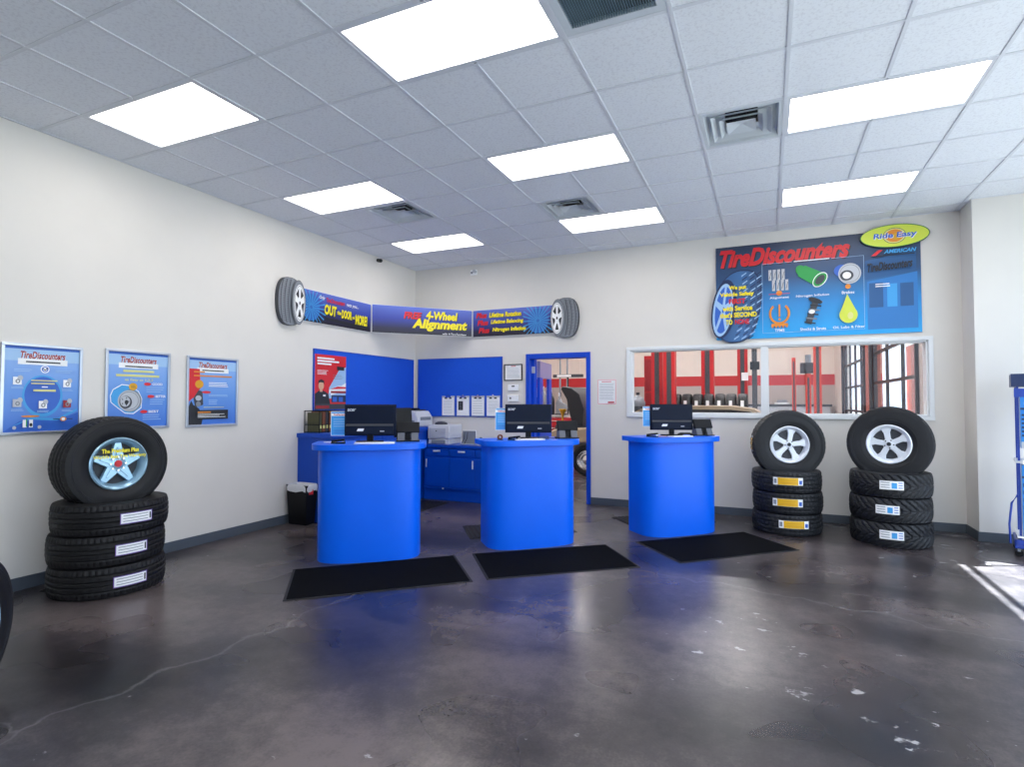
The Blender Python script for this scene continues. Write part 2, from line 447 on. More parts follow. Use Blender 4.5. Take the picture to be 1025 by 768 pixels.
# ------------------------------------------------------------------ ceiling fixtures
def where_light(i, j):
    col = {-4: 'left', 0: 'middle', 4: 'right'}[i]; row = {-1: 'front', 2: 'second', 5: 'back'}.get(j)
    return col, row
LAB = {(-4, -1): 'bright ceiling panel above the left wall posters, largest near the left wall', (0, -1): 'largest bright ceiling panel, beside the grey return grille at the top edge',
 (-4, 2): 'bright ceiling panel touching the square diffuser nearest the left wall', (0, 2): 'bright ceiling panel in mid ceiling, just in front of the small central diffuser',
 (4, 2): 'bright ceiling panel right beside the largest square diffuser', (0, 5): 'bright ceiling panel directly behind the small central diffuser',
 (-4, 5): 'bright ceiling panel nearest the room corner and the black security camera', (4, 5): 'bright ceiling panel just in front of the big wall sign', (4, -1): 'bright ceiling panel above the right side of the front floor area'}
proto = None
for i, j in lights:
    if j < -4 and i == 99: continue
    x0, x1, y0, y1 = GX+i*T, GX+(i+2)*T, GY+j*T, GY+(j+1)*T
    loc = ((x0+x1)/2, (y0+y1)/2, H-.004)
    lab = LAB.get((i, j), 'unseen ceiling panel added behind the camera to light the room')
    if proto is None:
        proto = thing('ceiling_light', lab, 'ceiling light', loc, group='recessed ceiling lights')
        hx, hy = T-.013, T/2-.013; g = G(); w_ = .022
        g.box(-hx, hx, -hy, -hy+w_, 0, .06, 'bar_white'); g.box(-hx, hx, hy-w_, hy, 0, .06, 'bar_white'); g.box(-hx, -hx+w_, -hy+w_, hy-w_, 0, .06, 'bar_white'); g.box(hx-w_, hx, -hy+w_, hy-w_, 0, .06, 'bar_white')
        g.box(-hx, hx, -hy, hy, .06, .08, 'bar_white')
        g.build('frame', proto, smooth=False)
        G().box(-hx+w_, hx-w_, -hy+w_, hy-w_, .012, .02, 'lamp_diffuser').build('diffuser', proto, smooth=False)
    else: dup(proto, loc, lab)
def rect_ring(g, a0, z0, a1, z1, m):
    """square funnel strip between half-sizes a0,a1 at heights z0,z1"""
    p = [(-1, -1), (1, -1), (1, 1), (-1, 1)]
    for k in range(4):
        (ax, ay), (bx, by) = p[k], p[(k+1) % 4]
        g.quad((ax*a0, ay*a0, z0), (bx*a0, by*a0, z0), (bx*a1, by*a1, z1), (ax*a1, ay*a1, z1), m)
VL = ['square white ceiling diffuser beside the right-hand light panels, the largest', 'square ceiling diffuser between the two middle light panels', 'square ceiling diffuser nearest the left wall, behind a light panel']
vp = None
for (i, j), lab in zip(vents, VL):
    loc = (GX+(i+.5)*T, GY+(j+.5)*T, H-.004)
    if vp is None:
        vp = thing('ceiling_diffuser', lab, 'air vent', loc, group='square ceiling diffusers')
        h = T/2-.013; g = G()
        rect_ring(g, h, 0, h-.028, 0, 'vent_white'); rect_ring(g, h-.028, 0, h-.045, .055, 'vent_white'); rect_ring(g, h, 0, h, .05, 'vent_white'); rect_ring(g, h-.045, .055, .12, .07, 'vent_white')
        g.build('frame', vp, smooth=False, fix=False)
        for a, z in ((.215, .0), (.155, -.004)):
            g = G(); rect_ring(g, a, z, a-.03, z+.028, 'vent_white'); rect_ring(g, a-.003, z+.002, a-.033, z+.03, 'vent_white'); g.build('louvre', vp, smooth=False, fix=False)
        g = G(); p = [(-.105, -.105, -.006), (.105, -.105, -.006), (.105, .105, -.006), (-.105, .105, -.006), (0, 0, .022)]
        g.add(p, [(0, 1, 4), (1, 2, 4), (2, 3, 4), (3, 0, 4)], 'vent_white'); g.build('centre_plate', vp, smooth=False)
        G().cyl(.12, .071, .15, 'duct_shade').build('shaded_opening', vp)  # black cap stands in for the unlit depth of the duct
    else: dup(vp, loc, lab)
t = thing('return_grille', 'grey slatted return air grille beside the largest ceiling light panel', 'air vent', (GX+2.5*T, GY-.5*T, H-.004))
h = T/2-.013; g = G()
for a, b, c, d in ((-h, h, -h, -h+.05), (-h, h, h-.05, h), (-h, -h+.05, -h+.05, h-.05), (h-.05, h, -h+.05, h-.05)): g.box(a, b, c, d, 0, .03, 'vent_white')
g.build('frame', t, smooth=False)
g = G()
n = 34
for k in range(n):
    x = -h+.05+(k+.5)*(2*h-.1)/n; g.box(x-.0018, x+.0018, -h+.05, h-.05, .004, .022, 'vent_grille')
g.build('slats', t, smooth=False)
G().box(-h, h, -h, h, .03, .04, 'dark_grey').build('shaded_opening', t, smooth=False)  # dark sheet stands in for the shade behind the slats

# security camera, alarm strobe
t = thing('security_camera', 'small black security camera high on the left wall near the ceiling corner', 'camera', (0, -.968, 3.56))
G().cyl(.03, 0, .02, 'white', mx=Ry(PI/2)).build('mount', t)
G().cyl(.028, .02, .12, 'black_plastic', mx=Tr(0, 0, 0) @ Rz(-.5) @ Ry(PI/2+.25)).build('body', t)
t = thing('wall_strobe', 'small white alarm device high on the back wall near the ceiling', 'alarm', (1.1, 0, 3.48), mx=BACK)
G().box(-.055, .055, -.04, .04, 0, .02, 'white').build('plate', t, bevel=.004)
G().cyl(.026, .02, .06, 'light_grey', mx=Tr(.03, .01, 0)).build('lens', t)
G().box(-.04, -.01, -.02, .01, .02, .035, 'mid_grey').build('horn', t)

# ------------------------------------------------------------------ framed posters on the left wall
def framed(y0, y1, z0, z1, label, art, fw=.022, fm='alu', wall=LEFT, name='framed_poster', cat='poster', depth=.022):
    w, h = y1-y0, z1-z0
    loc = (0.001, y0, z0) if wall is LEFT else (y0, -.001, z0)
    t = thing(name, label, cat, loc, mx=wall)
    g = G(); g.box(0, w, 0, fw, 0, depth, fm); g.box(0, w, h-fw, h, 0, depth, fm); g.box(0, fw, fw, h-fw, 0, depth, fm); g.box(w-fw, w, fw, h-fw, 0, depth, fm)
    g.build('frame', t, smooth=False, bevel=.003)
    a = Art(.006); a.add([(fw, fw, 0), (w-fw, fw, 0), (w-fw, h-fw, 0), (fw, h-fw, 0)], [(0, 3, 2, 1)], 'paper'); art(a, fw, fw, w-fw, h-fw); a.build('print', t)
    return t
gradmat('poster_sky_glare', [(0, '3a70d0'), (.45, '6498e0'), (1, '94b8ec')], 'Y', 0, .73)  # printed blue gradient, lightened to carry the glare off the glass
def head(a, x0, y0, x1, y1, sub=True):
    h = y1-y0; w = x1-x0
    a.rect(x0, y1-.035*h, x1, y1, 'mid_blue'); a.rect(x0, y1-.17*h, x1, y1-.03*h, 'pale_blue')
    a.rect(x0+.17*w, y1-.21*h, x1-.17*w, y1-.14*h, 'white')
    a.text('TireDiscounters', x0+.2*w, y1-.14*h, x1-.2*w, y1-.055*h, 'deep_red', .03, .25, 'white', .003)
    if sub: a.lines(x0+.27*w, y1-.19*h, x1-.27*w, y1-.165*h, 1, 'ink', .7, 0)
def art1(a, x0, y0, x1, y1):
    w, h = x1-x0, y1-y0; X = lambda u: x0+u*w; Y = lambda v: y0+v*h
    a.rect(x0, y0, x1, y1, 'poster_sky_glare'); head(a, x0, y0, x1, y1)
    a.ell(X(.5), Y(.42), .27*w, .25*h, 'sky_blue'); a.ell(X(.5), Y(.43), .24*w, .22*h, 'mid_blue')
    a.poly([(X(0), Y(0)), (X(1), Y(0)), (X(1), Y(.22)), (X(.7), Y(.13)), (X(.45), Y(.16)), (X(.2), Y(.12)), (X(0), Y(.0))], 'mid_blue')
    a.poly([(X(.1), Y(.06)), (X(.35), Y(.17)), (X(.7), Y(.15)), (X(.98), Y(.27)), (X(.98), Y(.24)), (X(.7), Y(.12)), (X(.35), Y(.14))], 'sky_blue')
    a.ell(X(.52), Y(.74), .06*w, .045*h, 'white'); a.ring(X(.52), Y(.74), .045*w, .033*h, .008, 'mid_blue'); a.line(X(.49), Y(.75), X(.52), Y(.73), .006, 'ink'); a.line(X(.52), Y(.73), X(.56), Y(.76), .006, 'ink')
    for u in (.12, .66): a.lines(X(u), Y(.7), X(u+.24), Y(.74), 2, 'pale_blue', .35)
    for u, v, c in ((.17, .6, 'white'), (.83, .58, 'white'), (.17, .34, 'light_grey'), (.5, .32, 'white'), (.83, .33, 'deep_red')):
        a.rect(X(u-.06), Y(v-.05), X(u+.05), Y(v+.04), c); a.ell(X(u+.03), Y(v+.03), .035*w, .03*h, 'light_grey'); a.ring(X(u), Y(v-.01), .03*w, .025*h, .008, 'mid_grey'); a.lines(X(u-.08), Y(v-.1), X(u+.08), Y(v-.07), 2, 'pale_blue', .35)
    a.lines(X(.33), Y(.55), X(.7), Y(.62), 2, 'pale_yellow', .4); a.lines(X(.47), Y(.515), X(.55), Y(.54), 1, 'white', .5, 0); a.lines(X(.36), Y(.465), X(.66), Y(.505), 1, 'pale_yellow', .6, 0)
    a.ell(X(.33), Y(.18), .12*w, .012*h, 'orange')
    for u, c in ((.26, 'white'), (.34, 'white')): a.rect(X(u-.025), Y(.05), X(u+.025), Y(.14), c)
    a.rect(X(.275), Y(.06), X(.29), Y(.15), 'green'); a.ell(X(.34), Y(.08), .02*w, .02*h, 'ink'); a.ell(X(.13), Y(.05), .025*w, .02*h, 'light_grey'); a.ell(X(.45), Y(.05), .025*w, .02*h, 'light_grey')
    a.ell(X(.77), Y(.14), .045*w, .028*h, 'orange'); a.ell(X(.77), Y(.14), .025*w, .018*h, 'white'); a.line(X(.63), Y(.14), X(.72), Y(.14), .006, 'ink'); a.line(X(.82), Y(.14), X(.9), Y(.14), .006, 'ink')
def art2(a, x0, y0, x1, y1):
    w, h = x1-x0, y1-y0; X = lambda u: x0+u*w; Y = lambda v: y0+v*h
    a.rect(x0, y0, x1, y1, 'poster_sky_glare'); head(a, x0, y0, x1, y1, False)
    a.lines(X(.27), Y(.8), X(.73), Y(.825), 1, 'ink', .7, 0)
    a.lines(X(.24), Y(.73), X(.76), Y(.77), 1, 'pale_yellow', .75, 0); a.lines(X(.13), Y(.67), X(.85), Y(.71), 1, 'pale_yellow', .75, 0); a.text('as Easy as 1,2,3', X(.27), Y(.61), X(.74), Y(.65), 'pale_yellow')
    o = [(.04, .42), (.08, .5), (.22, .57), (.35, .56), (.5, .48), (.56, .38), (.55, .25), (.42, .17), (.28, .18), (.15, .26), (.05, .33)]
    a.poly([(X(u), Y(v)) for u, v in o], 'white'); a.poly([(X(.3+(u-.3)*.95), Y(.37+(v-.37)*.94)) for u, v in o], 'sky_blue')
    a.ell(X(.36), Y(.35), .19*w, .15*h, 'mid_grey'); a.ell(X(.34), Y(.35), .18*w, .14*h, 'light_grey'); a.ring(X(.34), Y(.35), .16*w, .125*h, .006, 'mid_grey'); a.ell(X(.29), Y(.33), .1*w, .085*h, 'dark_grey'); a.ell(X(.28), Y(.34), .08*w, .07*h, 'light_grey'); a.ell(X(.3), Y(.33), .03*w, .03*h, 'ink')
    for k in range(5): a.ell(X(.28)+.055*w*math.cos(k*1.257), Y(.34)+.048*h*math.sin(k*1.257), .009*w, .009*h, 'ink')
    a.ell(X(.4), Y(.54), .07*w, .05*h, 'gold'); a.lines(X(.36), Y(.52), X(.45), Y(.56), 3, 'ink', .3)
    for v, s, u, z in ((.58, 'GOOD', .6, .02), (.41, 'BETTER', .66, .04), (.2, 'BEST', .54, .05)):
        a.ell(X(u+.04), Y(v), .06*w, .022*h, 'red'); a.text(s, X(u+.12), Y(v-.016), X(u+.3), Y(v+.018), 'white'); a.lines(X(u+.02), Y(v-.12), X(u+.34 if u < .65 else .95), Y(v-.03), 3, 'pale_blue', .25)
def art3(a, x0, y0, x1, y1):
    w, h = x1-x0, y1-y0; X = lambda u: x0+u*w; Y = lambda v: y0+v*h
    a.rect(x0, y0, x1, y1, 'poster_sky_glare'); head(a, x0, y0, x1, y1)
    a.poly([(X(0), Y(.84)), (X(.22), Y(.84)), (X(.24), Y(.55)), (X(.12), Y(.42)), (X(0), Y(.34))], 'red')
    a.poly([(X(0), Y(.25)), (X(.06), Y(.36)), (X(.1), Y(.3)), (X(.22), Y(.24)), (X(.3), Y(.1)), (X(.27), Y(0)), (X(0), Y(0))], 'ink')
    a.poly([(X(.1), Y(.4)), (X(.2), Y(.52)), (X(.28), Y(.5)), (X(.3), Y(.3)), (X(.14), Y(.26))], 'dark_grey'); a.ell(X(.2), Y(.4), .06*w, .04*h, 'light_grey'); a.ell(X(.2), Y(.31), .05*w, .04*h, 'mid_grey'); a.ell(X(.36), Y(.49), .09*w, .02*h, 'red')
    a.lines(X(.1), Y(.78), X(.32), Y(.81), 1, 'orange', .7, 0); a.lines(X(.1), Y(.72), X(.9), Y(.755), 1, 'orange', .6, 0)
    a.ell(X(.21), Y(.61), .085*w, .065*h, 'orange'); a.ell(X(.21), Y(.61), .07*w, .05*h, 'gold'); a.lines(X(.16), Y(.59), X(.26), Y(.63), 2, 'orange', .4)
    a.lines(X(.4), Y(.57), X(.85), Y(.65), 3, 'white', .4); a.lines(X(.4), Y(.42), X(.9), Y(.46), 2, 'pale_blue', .4); a.lines(X(.4), Y(.3), X(.6), Y(.38), 3, 'pale_blue', .35); a.lines(X(.3), Y(.25), X(.85), Y(.27), 1, 'pale_yellow', .4)
    a.rect(X(.16), Y(.08), X(.82), Y(.22), 'ink'); a.lines(X(.18), Y(.17), X(.45), Y(.2), 1, 'orange', .6, 0); a.lines(X(.18), Y(.1), X(.78), Y(.165), 3, 'white', .35)
framed(-5.335, -4.795, 1.197, 1.905, 'largest-looking blue framed poster at the left edge with ring of small pictures', art1)
framed(-4.62, -4.052, 1.203, 1.92, 'blue framed poster with a brake disc and a yellow round seal', art2)
framed(-3.885, -3.307, 1.197, 1.915, 'framed poster with red left side and black text box, nearest the corner', art3)

# ------------------------------------------------------------------ notice boards
def board(name, wall, a0, a1, z0, z1, label):
    t = thing(name, label, 'notice board', ((.001, a0, z0) if wall is LEFT else (a0, -.001, z0)), mx=wall)
    w, h = a1-a0, z1-z0
    G().box(.012, w-.012, .012, h-.012, 0, .014, 'board_blue').build('panel', t, smooth=False)
    g = G(); g.box(0, w, 0, .012, 0, .02, 'cabinet_blue'); g.box(0, w, h-.012, h, 0, .02, 'cabinet_blue'); g.box(0, .012, .012, h-.012, 0, .02, 'cabinet_blue'); g.box(w-.012, w, .012, h-.012, 0, .02, 'cabinet_blue')
    g.build('frame', t, smooth=False)
board('notice_board', LEFT, -2.22, -.06, 1.22, 2.132, 'blue fabric board on the left wall with a red recruitment poster')
board('notice_board', BACK, .072, 1.602, 1.215, 2.143, 'blue fabric board on the back wall with four clipboards')
# recruitment poster
t = thing('recruitment_poster', 'red and white poster with a man in black, pinned on the left blue board', 'poster', (.0165, -2.2, 1.35), mx=LEFT)
a = Art(0); w, h = .565, .715
a.rect(0, 0, w, h, 'red'); a.poly([(w, h*.8), (w*.75, h*.72), (w*.45, h*.4), (w*.42, h*.2), (w, h*.2)], 'pale_blue'); a.poly([(w*.5, h*.3), (w, h*.5), (w, h*.36), (w*.5, h*.26)], 'white')
a.poly([(w*.45, h*.36), (w*.75, h*.44), (w, h*.44), (w, h*.33), (w*.45, h*.3)], 'white'); a.poly([(w*.48, h*.37), (w*.72, h*.425), (w, h*.42), (w, h*.39)], 'red'); a.rect(w*.5, h*.3, w, h*.34, 'deep_red')
a.rect(w*.52, h*.13, w, h*.26, 'navy'); a.rect(w*.56, h*.14, w*.7, h*.23, 'mid_blue'); a.rect(w*.76, h*.14, w*.9, h*.23, 'mid_blue'); a.rect(0, 0, w, h*.1, 'dark_grey'); a.rect(w*.03, h*.02, w*.45, h*.07, 'deep_red')
a.lines(w*.05, h*.105, w*.45, h*.12, 1, 'white', .8, 0)
a.poly([(0, h*.1), (0, h*.28), (w*.12, h*.34), (w*.28, h*.34), (w*.42, h*.28), (w*.48, h*.1)], 'ink'); a.rect(w*.15, h*.32, w*.23, h*.4, 'skin'); a.ell(w*.19, h*.43, w*.085, h*.075, 'skin'); a.poly([(w*.1, h*.46), (w*.1, h*.52), (w*.19, h*.55), (w*.28, h*.52), (w*.28, h*.46), (w*.24, h*.49), (w*.14, h*.49)], 'ink'); a.rect(w*.25, h*.24, w*.33, h*.27, 'white')
for y, x in ((.91, .6), (.86, .75), (.81, .5)): a.lines(w*.06, h*y, w*x, h*(y+.04), 1, 'white', .75, 0)
a.lines(w*.06, h*.63, w*.4, h*.72, 4, 'white', .35)
a.rect(w*.68, h*.73, w*.92, h*.8, 'ink'); a.lines(w*.55, h*.55, w*.92, h*.65, 3, 'mid_grey', .2)
a.build('print', t)
G().box(0, w, 0, h, -.001, 0, 'paper').build('sheet', t, smooth=False)
# clipboards
CLB = ['clipboard hanging furthest left of the four on the blue board', 'clipboard with a black photo block on its sheet', 'clipboard hanging third, just right of the one with the black block', 'clipboard hanging furthest right, partly behind the blue sign card']
cbp = None
for k, x in enumerate((.655, .925, 1.19, 1.455)):
    t = thing('clipboard', CLB[k], 'clipboard', (x, -.0215, 1.228), mx=BACK, group='clipboards on the back board')
    G().box(-.115, .115, 0, .315, 0, .004, 'light_grey').build('backing', t, smooth=False)
    a = Art(.005); a.rect(-.108, .01, .108, .29, 'paper_white')
    if k == 1: a.rect(-.085, .09, 0, .23, 'ink'); a.lines(-.07, .1, -.01, .22, 5, 'mid_grey', .2)
    else:
        a.lines(-.085, .03+.02*(k % 2), .085, .25, 9 if k != 2 else 6, 'ink_grey', .12, .1)
    a.build('paper', t)
    g = G(); g.box(-.05, .05, .29, .315, .004, .014, 'chrome'); g.cyl(.012, 0, .012, 'chrome', mx=Tr(0, .322, 0)); g.box(-.065, -.02, .268, .29, .006, .012, 'dark_grey'); g.box(.02, .065, .268, .29, .006, .012, 'dark_grey')
    g.build('clip', t)
# certificate, notices, thermostats
def artc(a, x0, y0, x1, y1):
    w, h = x1-x0, y1-y0
    a.rect(x0, y0, x1, y1, 'paper_white'); a.lines(x0+.35*w, y1-.12*h, x0+.65*w, y1-.04*h, 1, 'red', .6, 0); a.lines(x0+.12*w, y0+.12*h, x1-.12*w, y1-.18*h, 8, 'light_grey', .3, .1)
framed(1.635, 1.938, 1.77, 2.02, 'black framed certificate between the blue board and the doorway', artc, .014, 'black_plastic', BACK, 'framed_certificate', 'certificate')
def thermostat(x, z, label, dx):
    t = thing('thermostat', label, 'thermostat', (x, -.001, z), mx=BACK)
    G().box(-.085, .085, -.045, .05, 0, .03, 'white').build('housing', t, bevel=.006)
    if dx: G().box(-.02, .03, .015, .035, .03, .032, 'dark_grey').build('display', t, smooth=False)
    else: G().cyl(.014, .03, .036, 'ink', mx=Tr(-.035, .005, 0)).build('dial', t)
thermostat(1.79, 1.66, 'upper white thermostat under the framed certificate', True); thermostat(1.785, 1.5, 'lower white control box with a black dot under the thermostat', False)
t = thing('paper_notice', 'printed notice with a pink border on the wall right of the doorway', 'notice', (3.105, -.001, 1.415), mx=BACK)
G().box(0, .268, 0, .352, 0, .002, 'paper').build('sheet', t, smooth=False)
a = Art(.002); a.frame(.004, .004, .264, .348, .006, 'lift_pink'); a.lines(.06, .31, .2, .33, 1, 'red', .5, 0); a.lines(.03, .06, .24, .3, 11, 'ink_grey', .2, .12); a.lines(.15, .02, .24, .04, 1, 'red', .9, 0); a.build('print', t)

# ------------------------------------------------------------------ banner around the corner
gradmat('banner_blue', [(0, '14121c'), (.22, '20204c'), (.55, '3444a4'), (1, '5a70cc')], 'Y', 0, .41)
def banner(loc, mx, w, label, art, h=.41):
    t = thing('wall_banner', label, 'banner', loc, mx=mx)
    G().box(0, w, 0, h, -.012, 0, 'white').build('panel', t, smooth=False)
    a = Art(0); a.rect(.004, .004, w-.004, h-.004, 'banner_blue'); art(a, w, h); a.build('print', t)
    return t
def burst(a, cx, cy, w, h, r, x0, x1, y0, y1):
    cl = lambda x, y: (min(x1, max(x0, x)), min(y1, max(y0, y)))
    a.poly([cl(cx+.75*r*math.cos(u), cy+.85*r*math.sin(u)) for u in [2*PI*k/24 for k in range(24)]], 'sky_blue_dim')
    for k in range(22):
        an = 2*PI*k/22; a.poly([cl(cx+rr*math.cos(an+da), cy+rr*math.sin(an+da)) for da, rr in ((-.1, .12*r), (.1, .12*r), (.035, 1.25*r), (-.035, 1.25*r))], 'sky_blue')
def b1(a, w, h):
    burst(a, .15, .19, w, h, .2, .01, .4, .01, h-.01)
    a.text('Only', .28, .31, .38, .365, 'white', .02, .2); a.text('TireDiscounters', .4, .295, .745, .355, 'red', .03, .2); a.text('gets you...', .77, .285, 1.02, .34, 'white', .02, .2)
    a.poly([(.36, .1), (.4, .06), (1.2, .03), (1.24, .06)], 'ink')
    a.text('OUT', .37, .13, .59, .27, 'yellow', .05, .1, 'ink', .01, slope=-.01); a.text('the', .6, .16, .67, .215, 'yellow', .04, .1, 'ink', .006); a.text('DOOR', .68, .12, .88, .24, 'yellow', .05, .1, 'ink', .01); a.text('and', .89, .14, .94, .185, 'yellow', .04, 0, 'ink', .005); a.text('MORE!', .95, .07, 1.2, .215, 'yellow', .05, .1, 'ink', .01)
def b2(a, w, h):
    a.text('FREE', .46, .23, .73, .335, 'red', .05, .2, 'ink', .008); a.text('4-Wheel', .795, .235, 1.285, .365, 'yellow', .04, .15, 'ink', .008)
    a.text('Alignment', .585, .055, 1.44, .24, 'yellow', .05, .2, 'ink', .01); a.text('with 4-Tire Purchase', 1.05, .015, 1.42, .045, 'white', .01, .1)
def b3(a, w, h):
    burst(a, 1.1, .2, w, h, .22, .86, w-.01, .01, h-.01)
    for y, s, dx in ((.29, 'Lifetime Rotation', 0), (.175, 'Lifetime Balancing', .03), (.055, 'Nitrogen Inflation', .06)):
        a.text('Plus', .06+dx*.8, y, .25+dx*.8, y+.085, 'red', .05, .2); a.text(s, .29+dx, y+.0, .83+dx*1.3, y+.078, 'yellow', .045, .15, 'ink', .005)
banner((.03, -2.44, 2.457), LEFT, 1.295, 'left blue banner section on the left wall reading OUT the DOOR', b1)
p0, p1 = Vector((.035, -1.13, 2.46)), Vector((1.085, -.035, 2.46)); d = (p1-p0); wl = d.length; d.normalize()
DIAG = Matrix(((d.x, 0, d.y), (d.y, 0, -d.x), (0, 1, 0)))
banner(p0, DIAG, wl, 'middle blue banner section across the corner reading FREE 4-Wheel Alignment', b2, .415)
banner((1.1, -.03, 2.455), BACK, 1.43, 'right blue banner section reading Plus Lifetime Rotation', b3, .42)

def tyre_outline(cx, cy, w, h, n=40, flip=1):
    """rounded tall tyre seen at three quarters: wheel side towards +x when flip=1"""
    pts = []
    for k in range(n):
        a = 2*PI*k/n; c, s = math.cos(a), math.sin(a); e = 2.0 if c*flip > 0 else 3.2
        pts.append((cx+w/2*math.copysign(abs(c)**(2/e), c), cy+h/2*math.copysign(abs(s)**(2/2.2), s)))
    return pts
def tyre_art(a, cx, cy, w, h, flip, side, groove, rimc, dark):
    a.poly(tyre_outline(cx, cy, w*.97, h*.98, flip=flip), side)
    for q in (-.36, -.22, -.08):                     # circumferential grooves as curved bands
        z = a.up(); v = []; f = []
        for k in range(21):
            t_ = -1+2*k/20; yy = cy+t_*h*.455; bulge = (1-t_*t_)*.09*w
            xx = cx+flip*(q*w-bulge+.05*w); v += [(xx-.012*w, yy, z), (xx+.012*w, yy, z)]
            if k: f.append((2*k-2, 2*k-1, 2*k+1, 2*k))
        a.add(v, f, groove)
    for k in range(24):
        yy = cy-h*.42+h*.84*k/23; t_ = (yy-cy)/(h*.46); b = (1-t_*t_)*.09*w
        for q0, q1 in ((-.45, -.37), (-.33, -.24), (-.19, -.1)):
            a.line(cx+flip*(q0*w-b+.05*w), yy, cx+flip*(q1*w-b+.05*w), yy+.012*h, .006*h, groove)
    ex, ey, rx, ry = cx+flip*.24*w, cy-.01*h, .2*w, .37*h
    a.ell(cx+flip*.21*w, cy, .27*w, .47*h, side); a.ring(cx+flip*.21*w, cy, .27*w, .47*h, .006, groove)
    a.ell(ex, ey, rx*1.05, ry*1.05, rimc); a.ring(ex, ey, rx*.97, ry*.98, .005, dark)
    for k in range(5):
        an = PI/2+k*2*PI/5+PI/5
        p = []
        for da, rr in ((-.38, .86), (.38, .86), (.2, .38), (-.2, .38)): p.append((ex+rx*rr*math.cos(an+da), ey+ry*rr*math.sin(an+da)))
        a.poly(p, dark)
    a.ell(ex, ey, rx*.14, ry*.1, dark)
def cut_tyre(loc, mx, w, h, flip, label):
    t = thing('tire_cutout', label, 'wall cutout', loc, mx=mx)
    G().prism(tyre_outline(0, 0, w, h, flip=flip), -.052, 0, 'dark_grey').build('board', t)
    a = Art(0); tyre_art(a, 0, 0, w, h, flip, 'mid_grey', 'dark_grey', 'white', 'ink'); a.build('print', t)
cut_tyre((.055, -2.625, 2.66), LEFT, .4, .58, 1, 'grey tire shaped cutout at the left end of the corner banner')
cut_tyre((2.625, -.055, 2.672), BACK, .43, .58, -1, 'grey tire shaped cutout at the right end of the corner banner')

# ------------------------------------------------------------------ big wall sign
gradmat('sign_blue', [(0, '18a4ea'), (.35, '2486cc'), (.62, '284f7c'), (1, '263650')], 'Y', 0, 1.205)
SX, SZ, SW, SH = 4.715, 2.255, 2.235, 1.205
t = thing('wall_sign', 'large blue services sign with red lettering above the garage window', 'sign', (SX, -.02, SZ), mx=BACK)
G().box(0, SW, 0, SH, -.018, 0, 'navy').build('board', t, smooth=False)
a = Art(0); a.rect(0, 0, SW, SH/1.0343, 'sign_blue')
a.poly([(1.7, .05), (1.7, .6), (2.2, .68), (2.2, .05)], 'sign_mid'); a.poly([(1.68, .62), (1.68, .84), (2.19, .92), (2.19, .7)], 'sign_dark'); a.rect(1.72, .3, 1.86, .58, 'sign_dark'); a.rect(1.9, .3, 2.0, .56, 'sky_blue'); a.rect(2.03, .3, 2.16, .56, 'sign_dark')
a.text('TireDiscounters', .05, .9, 1.53, 1.125, 'red', .045, .35, 'ink', .012)
a.frame(.555, .06, 1.67, .91, .004, 'pale_blue'); a.rect(.9, .9, 1.33, .92, 'sign_blue'); a.lines(.92, .9, 1.31, .918, 1, 'white', .6, 0)
cxs, cys = (.75, 1.12, 1.5), (.66, .27)
def cap(s, x, y, w): a.text(s, x-w/2, y, x+w/2, y+.034, 'white', .01)
# alignment: two tread prints
for dy, dx in ((.1, -.02), (-.03, .02)):
    for q in range(4): a.rect(cxs[0]+dx-.1+q*.05, cys[0]+dy-.06, cxs[0]+dx-.065+q*.05, cys[0]+dy+.07, 'light_grey'); a.line(cxs[0]+dx-.09+q*.05, cys[0]+dy-.04, cxs[0]+dx-.07+q*.05, cys[0]+dy+.04, .005, 'ink')
a.ell(cxs[0], cys[0]-.12, .035, .03, 'orange'); a.line(cxs[0]-.12, cys[0]-.13, cxs[0]+.12, cys[0]-.13, .006, 'red'); cap('Alignment', cxs[0], cys[0]-.195, .22)
# nitrogen: green canister
c = cxs[1], cys[0]+.05
a.poly([(c[0]-.16, c[1]+.02), (c[0]-.08, c[1]+.14), (c[0]+.13, c[1]+.03), (c[0]+.04, c[1]-.12)], 'green'); a.ell(c[0]-.12, c[1]+.08, .055, .07, 'green', .6); a.ell(c[0]+.085, c[1]-.045, .1, .065, 'white', .85); a.ell(c[0]+.085, c[1]-.045, .09, .056, 'green', .85); a.ell(c[0]+.085, c[1]-.045, .066, .04, 'dark_grey', .85)
cap('Nitrogen Inflation', cxs[1], cys[0]-.195, .36)
c = cxs[2], cys[0]+.03
a.ell(c[0]-.06, c[1]+.06, .085, .07, 'mid_blue'); a.ell(c[0]+.02, c[1]+.02, .12, .12, 'light_grey'); a.ring(c[0]+.02, c[1]+.02, .105, .105, .006, 'mid_grey'); a.ell(c[0]-.01, c[1], .07, .06, 'dark_grey'); a.ell(c[0]-.01, c[1], .045, .04, 'white'); a.ell(c[0], c[1]-.13, .03, .028, 'orange'); cap('Brakes', cxs[2], cys[0]-.185, .13)
c = cxs[0], cys[1]
a.ring(c[0], c[1]+.02, .12, .13, .026, 'orange', PI*.75-.1+PI*.0, PI*2.25+.1); a.poly([(c[0]-.09, c[1]-.1), (c[0]-.1, c[1]-.13), (c[0]+.1, c[1]-.13), (c[0]+.09, c[1]-.1)], 'orange')
for q in range(5): a.rect(c[0]-.09+q*.04, c[1]-.15, c[0]-.07+q*.04, c[1]-.12, 'orange')
a.rect(c[0]-.01, c[1]-.02, c[0]+.01, c[1]+.13, 'orange'); a.ell(c[0], c[1]-.05, .014, .014, 'orange'); cap('TPMS', cxs[0], cys[1]-.2, .11)
c = cxs[1], cys[1]
a.line(c[0]-.05, c[1]-.12, c[0]+.04, c[1]+.16, .07, 'dark_grey')
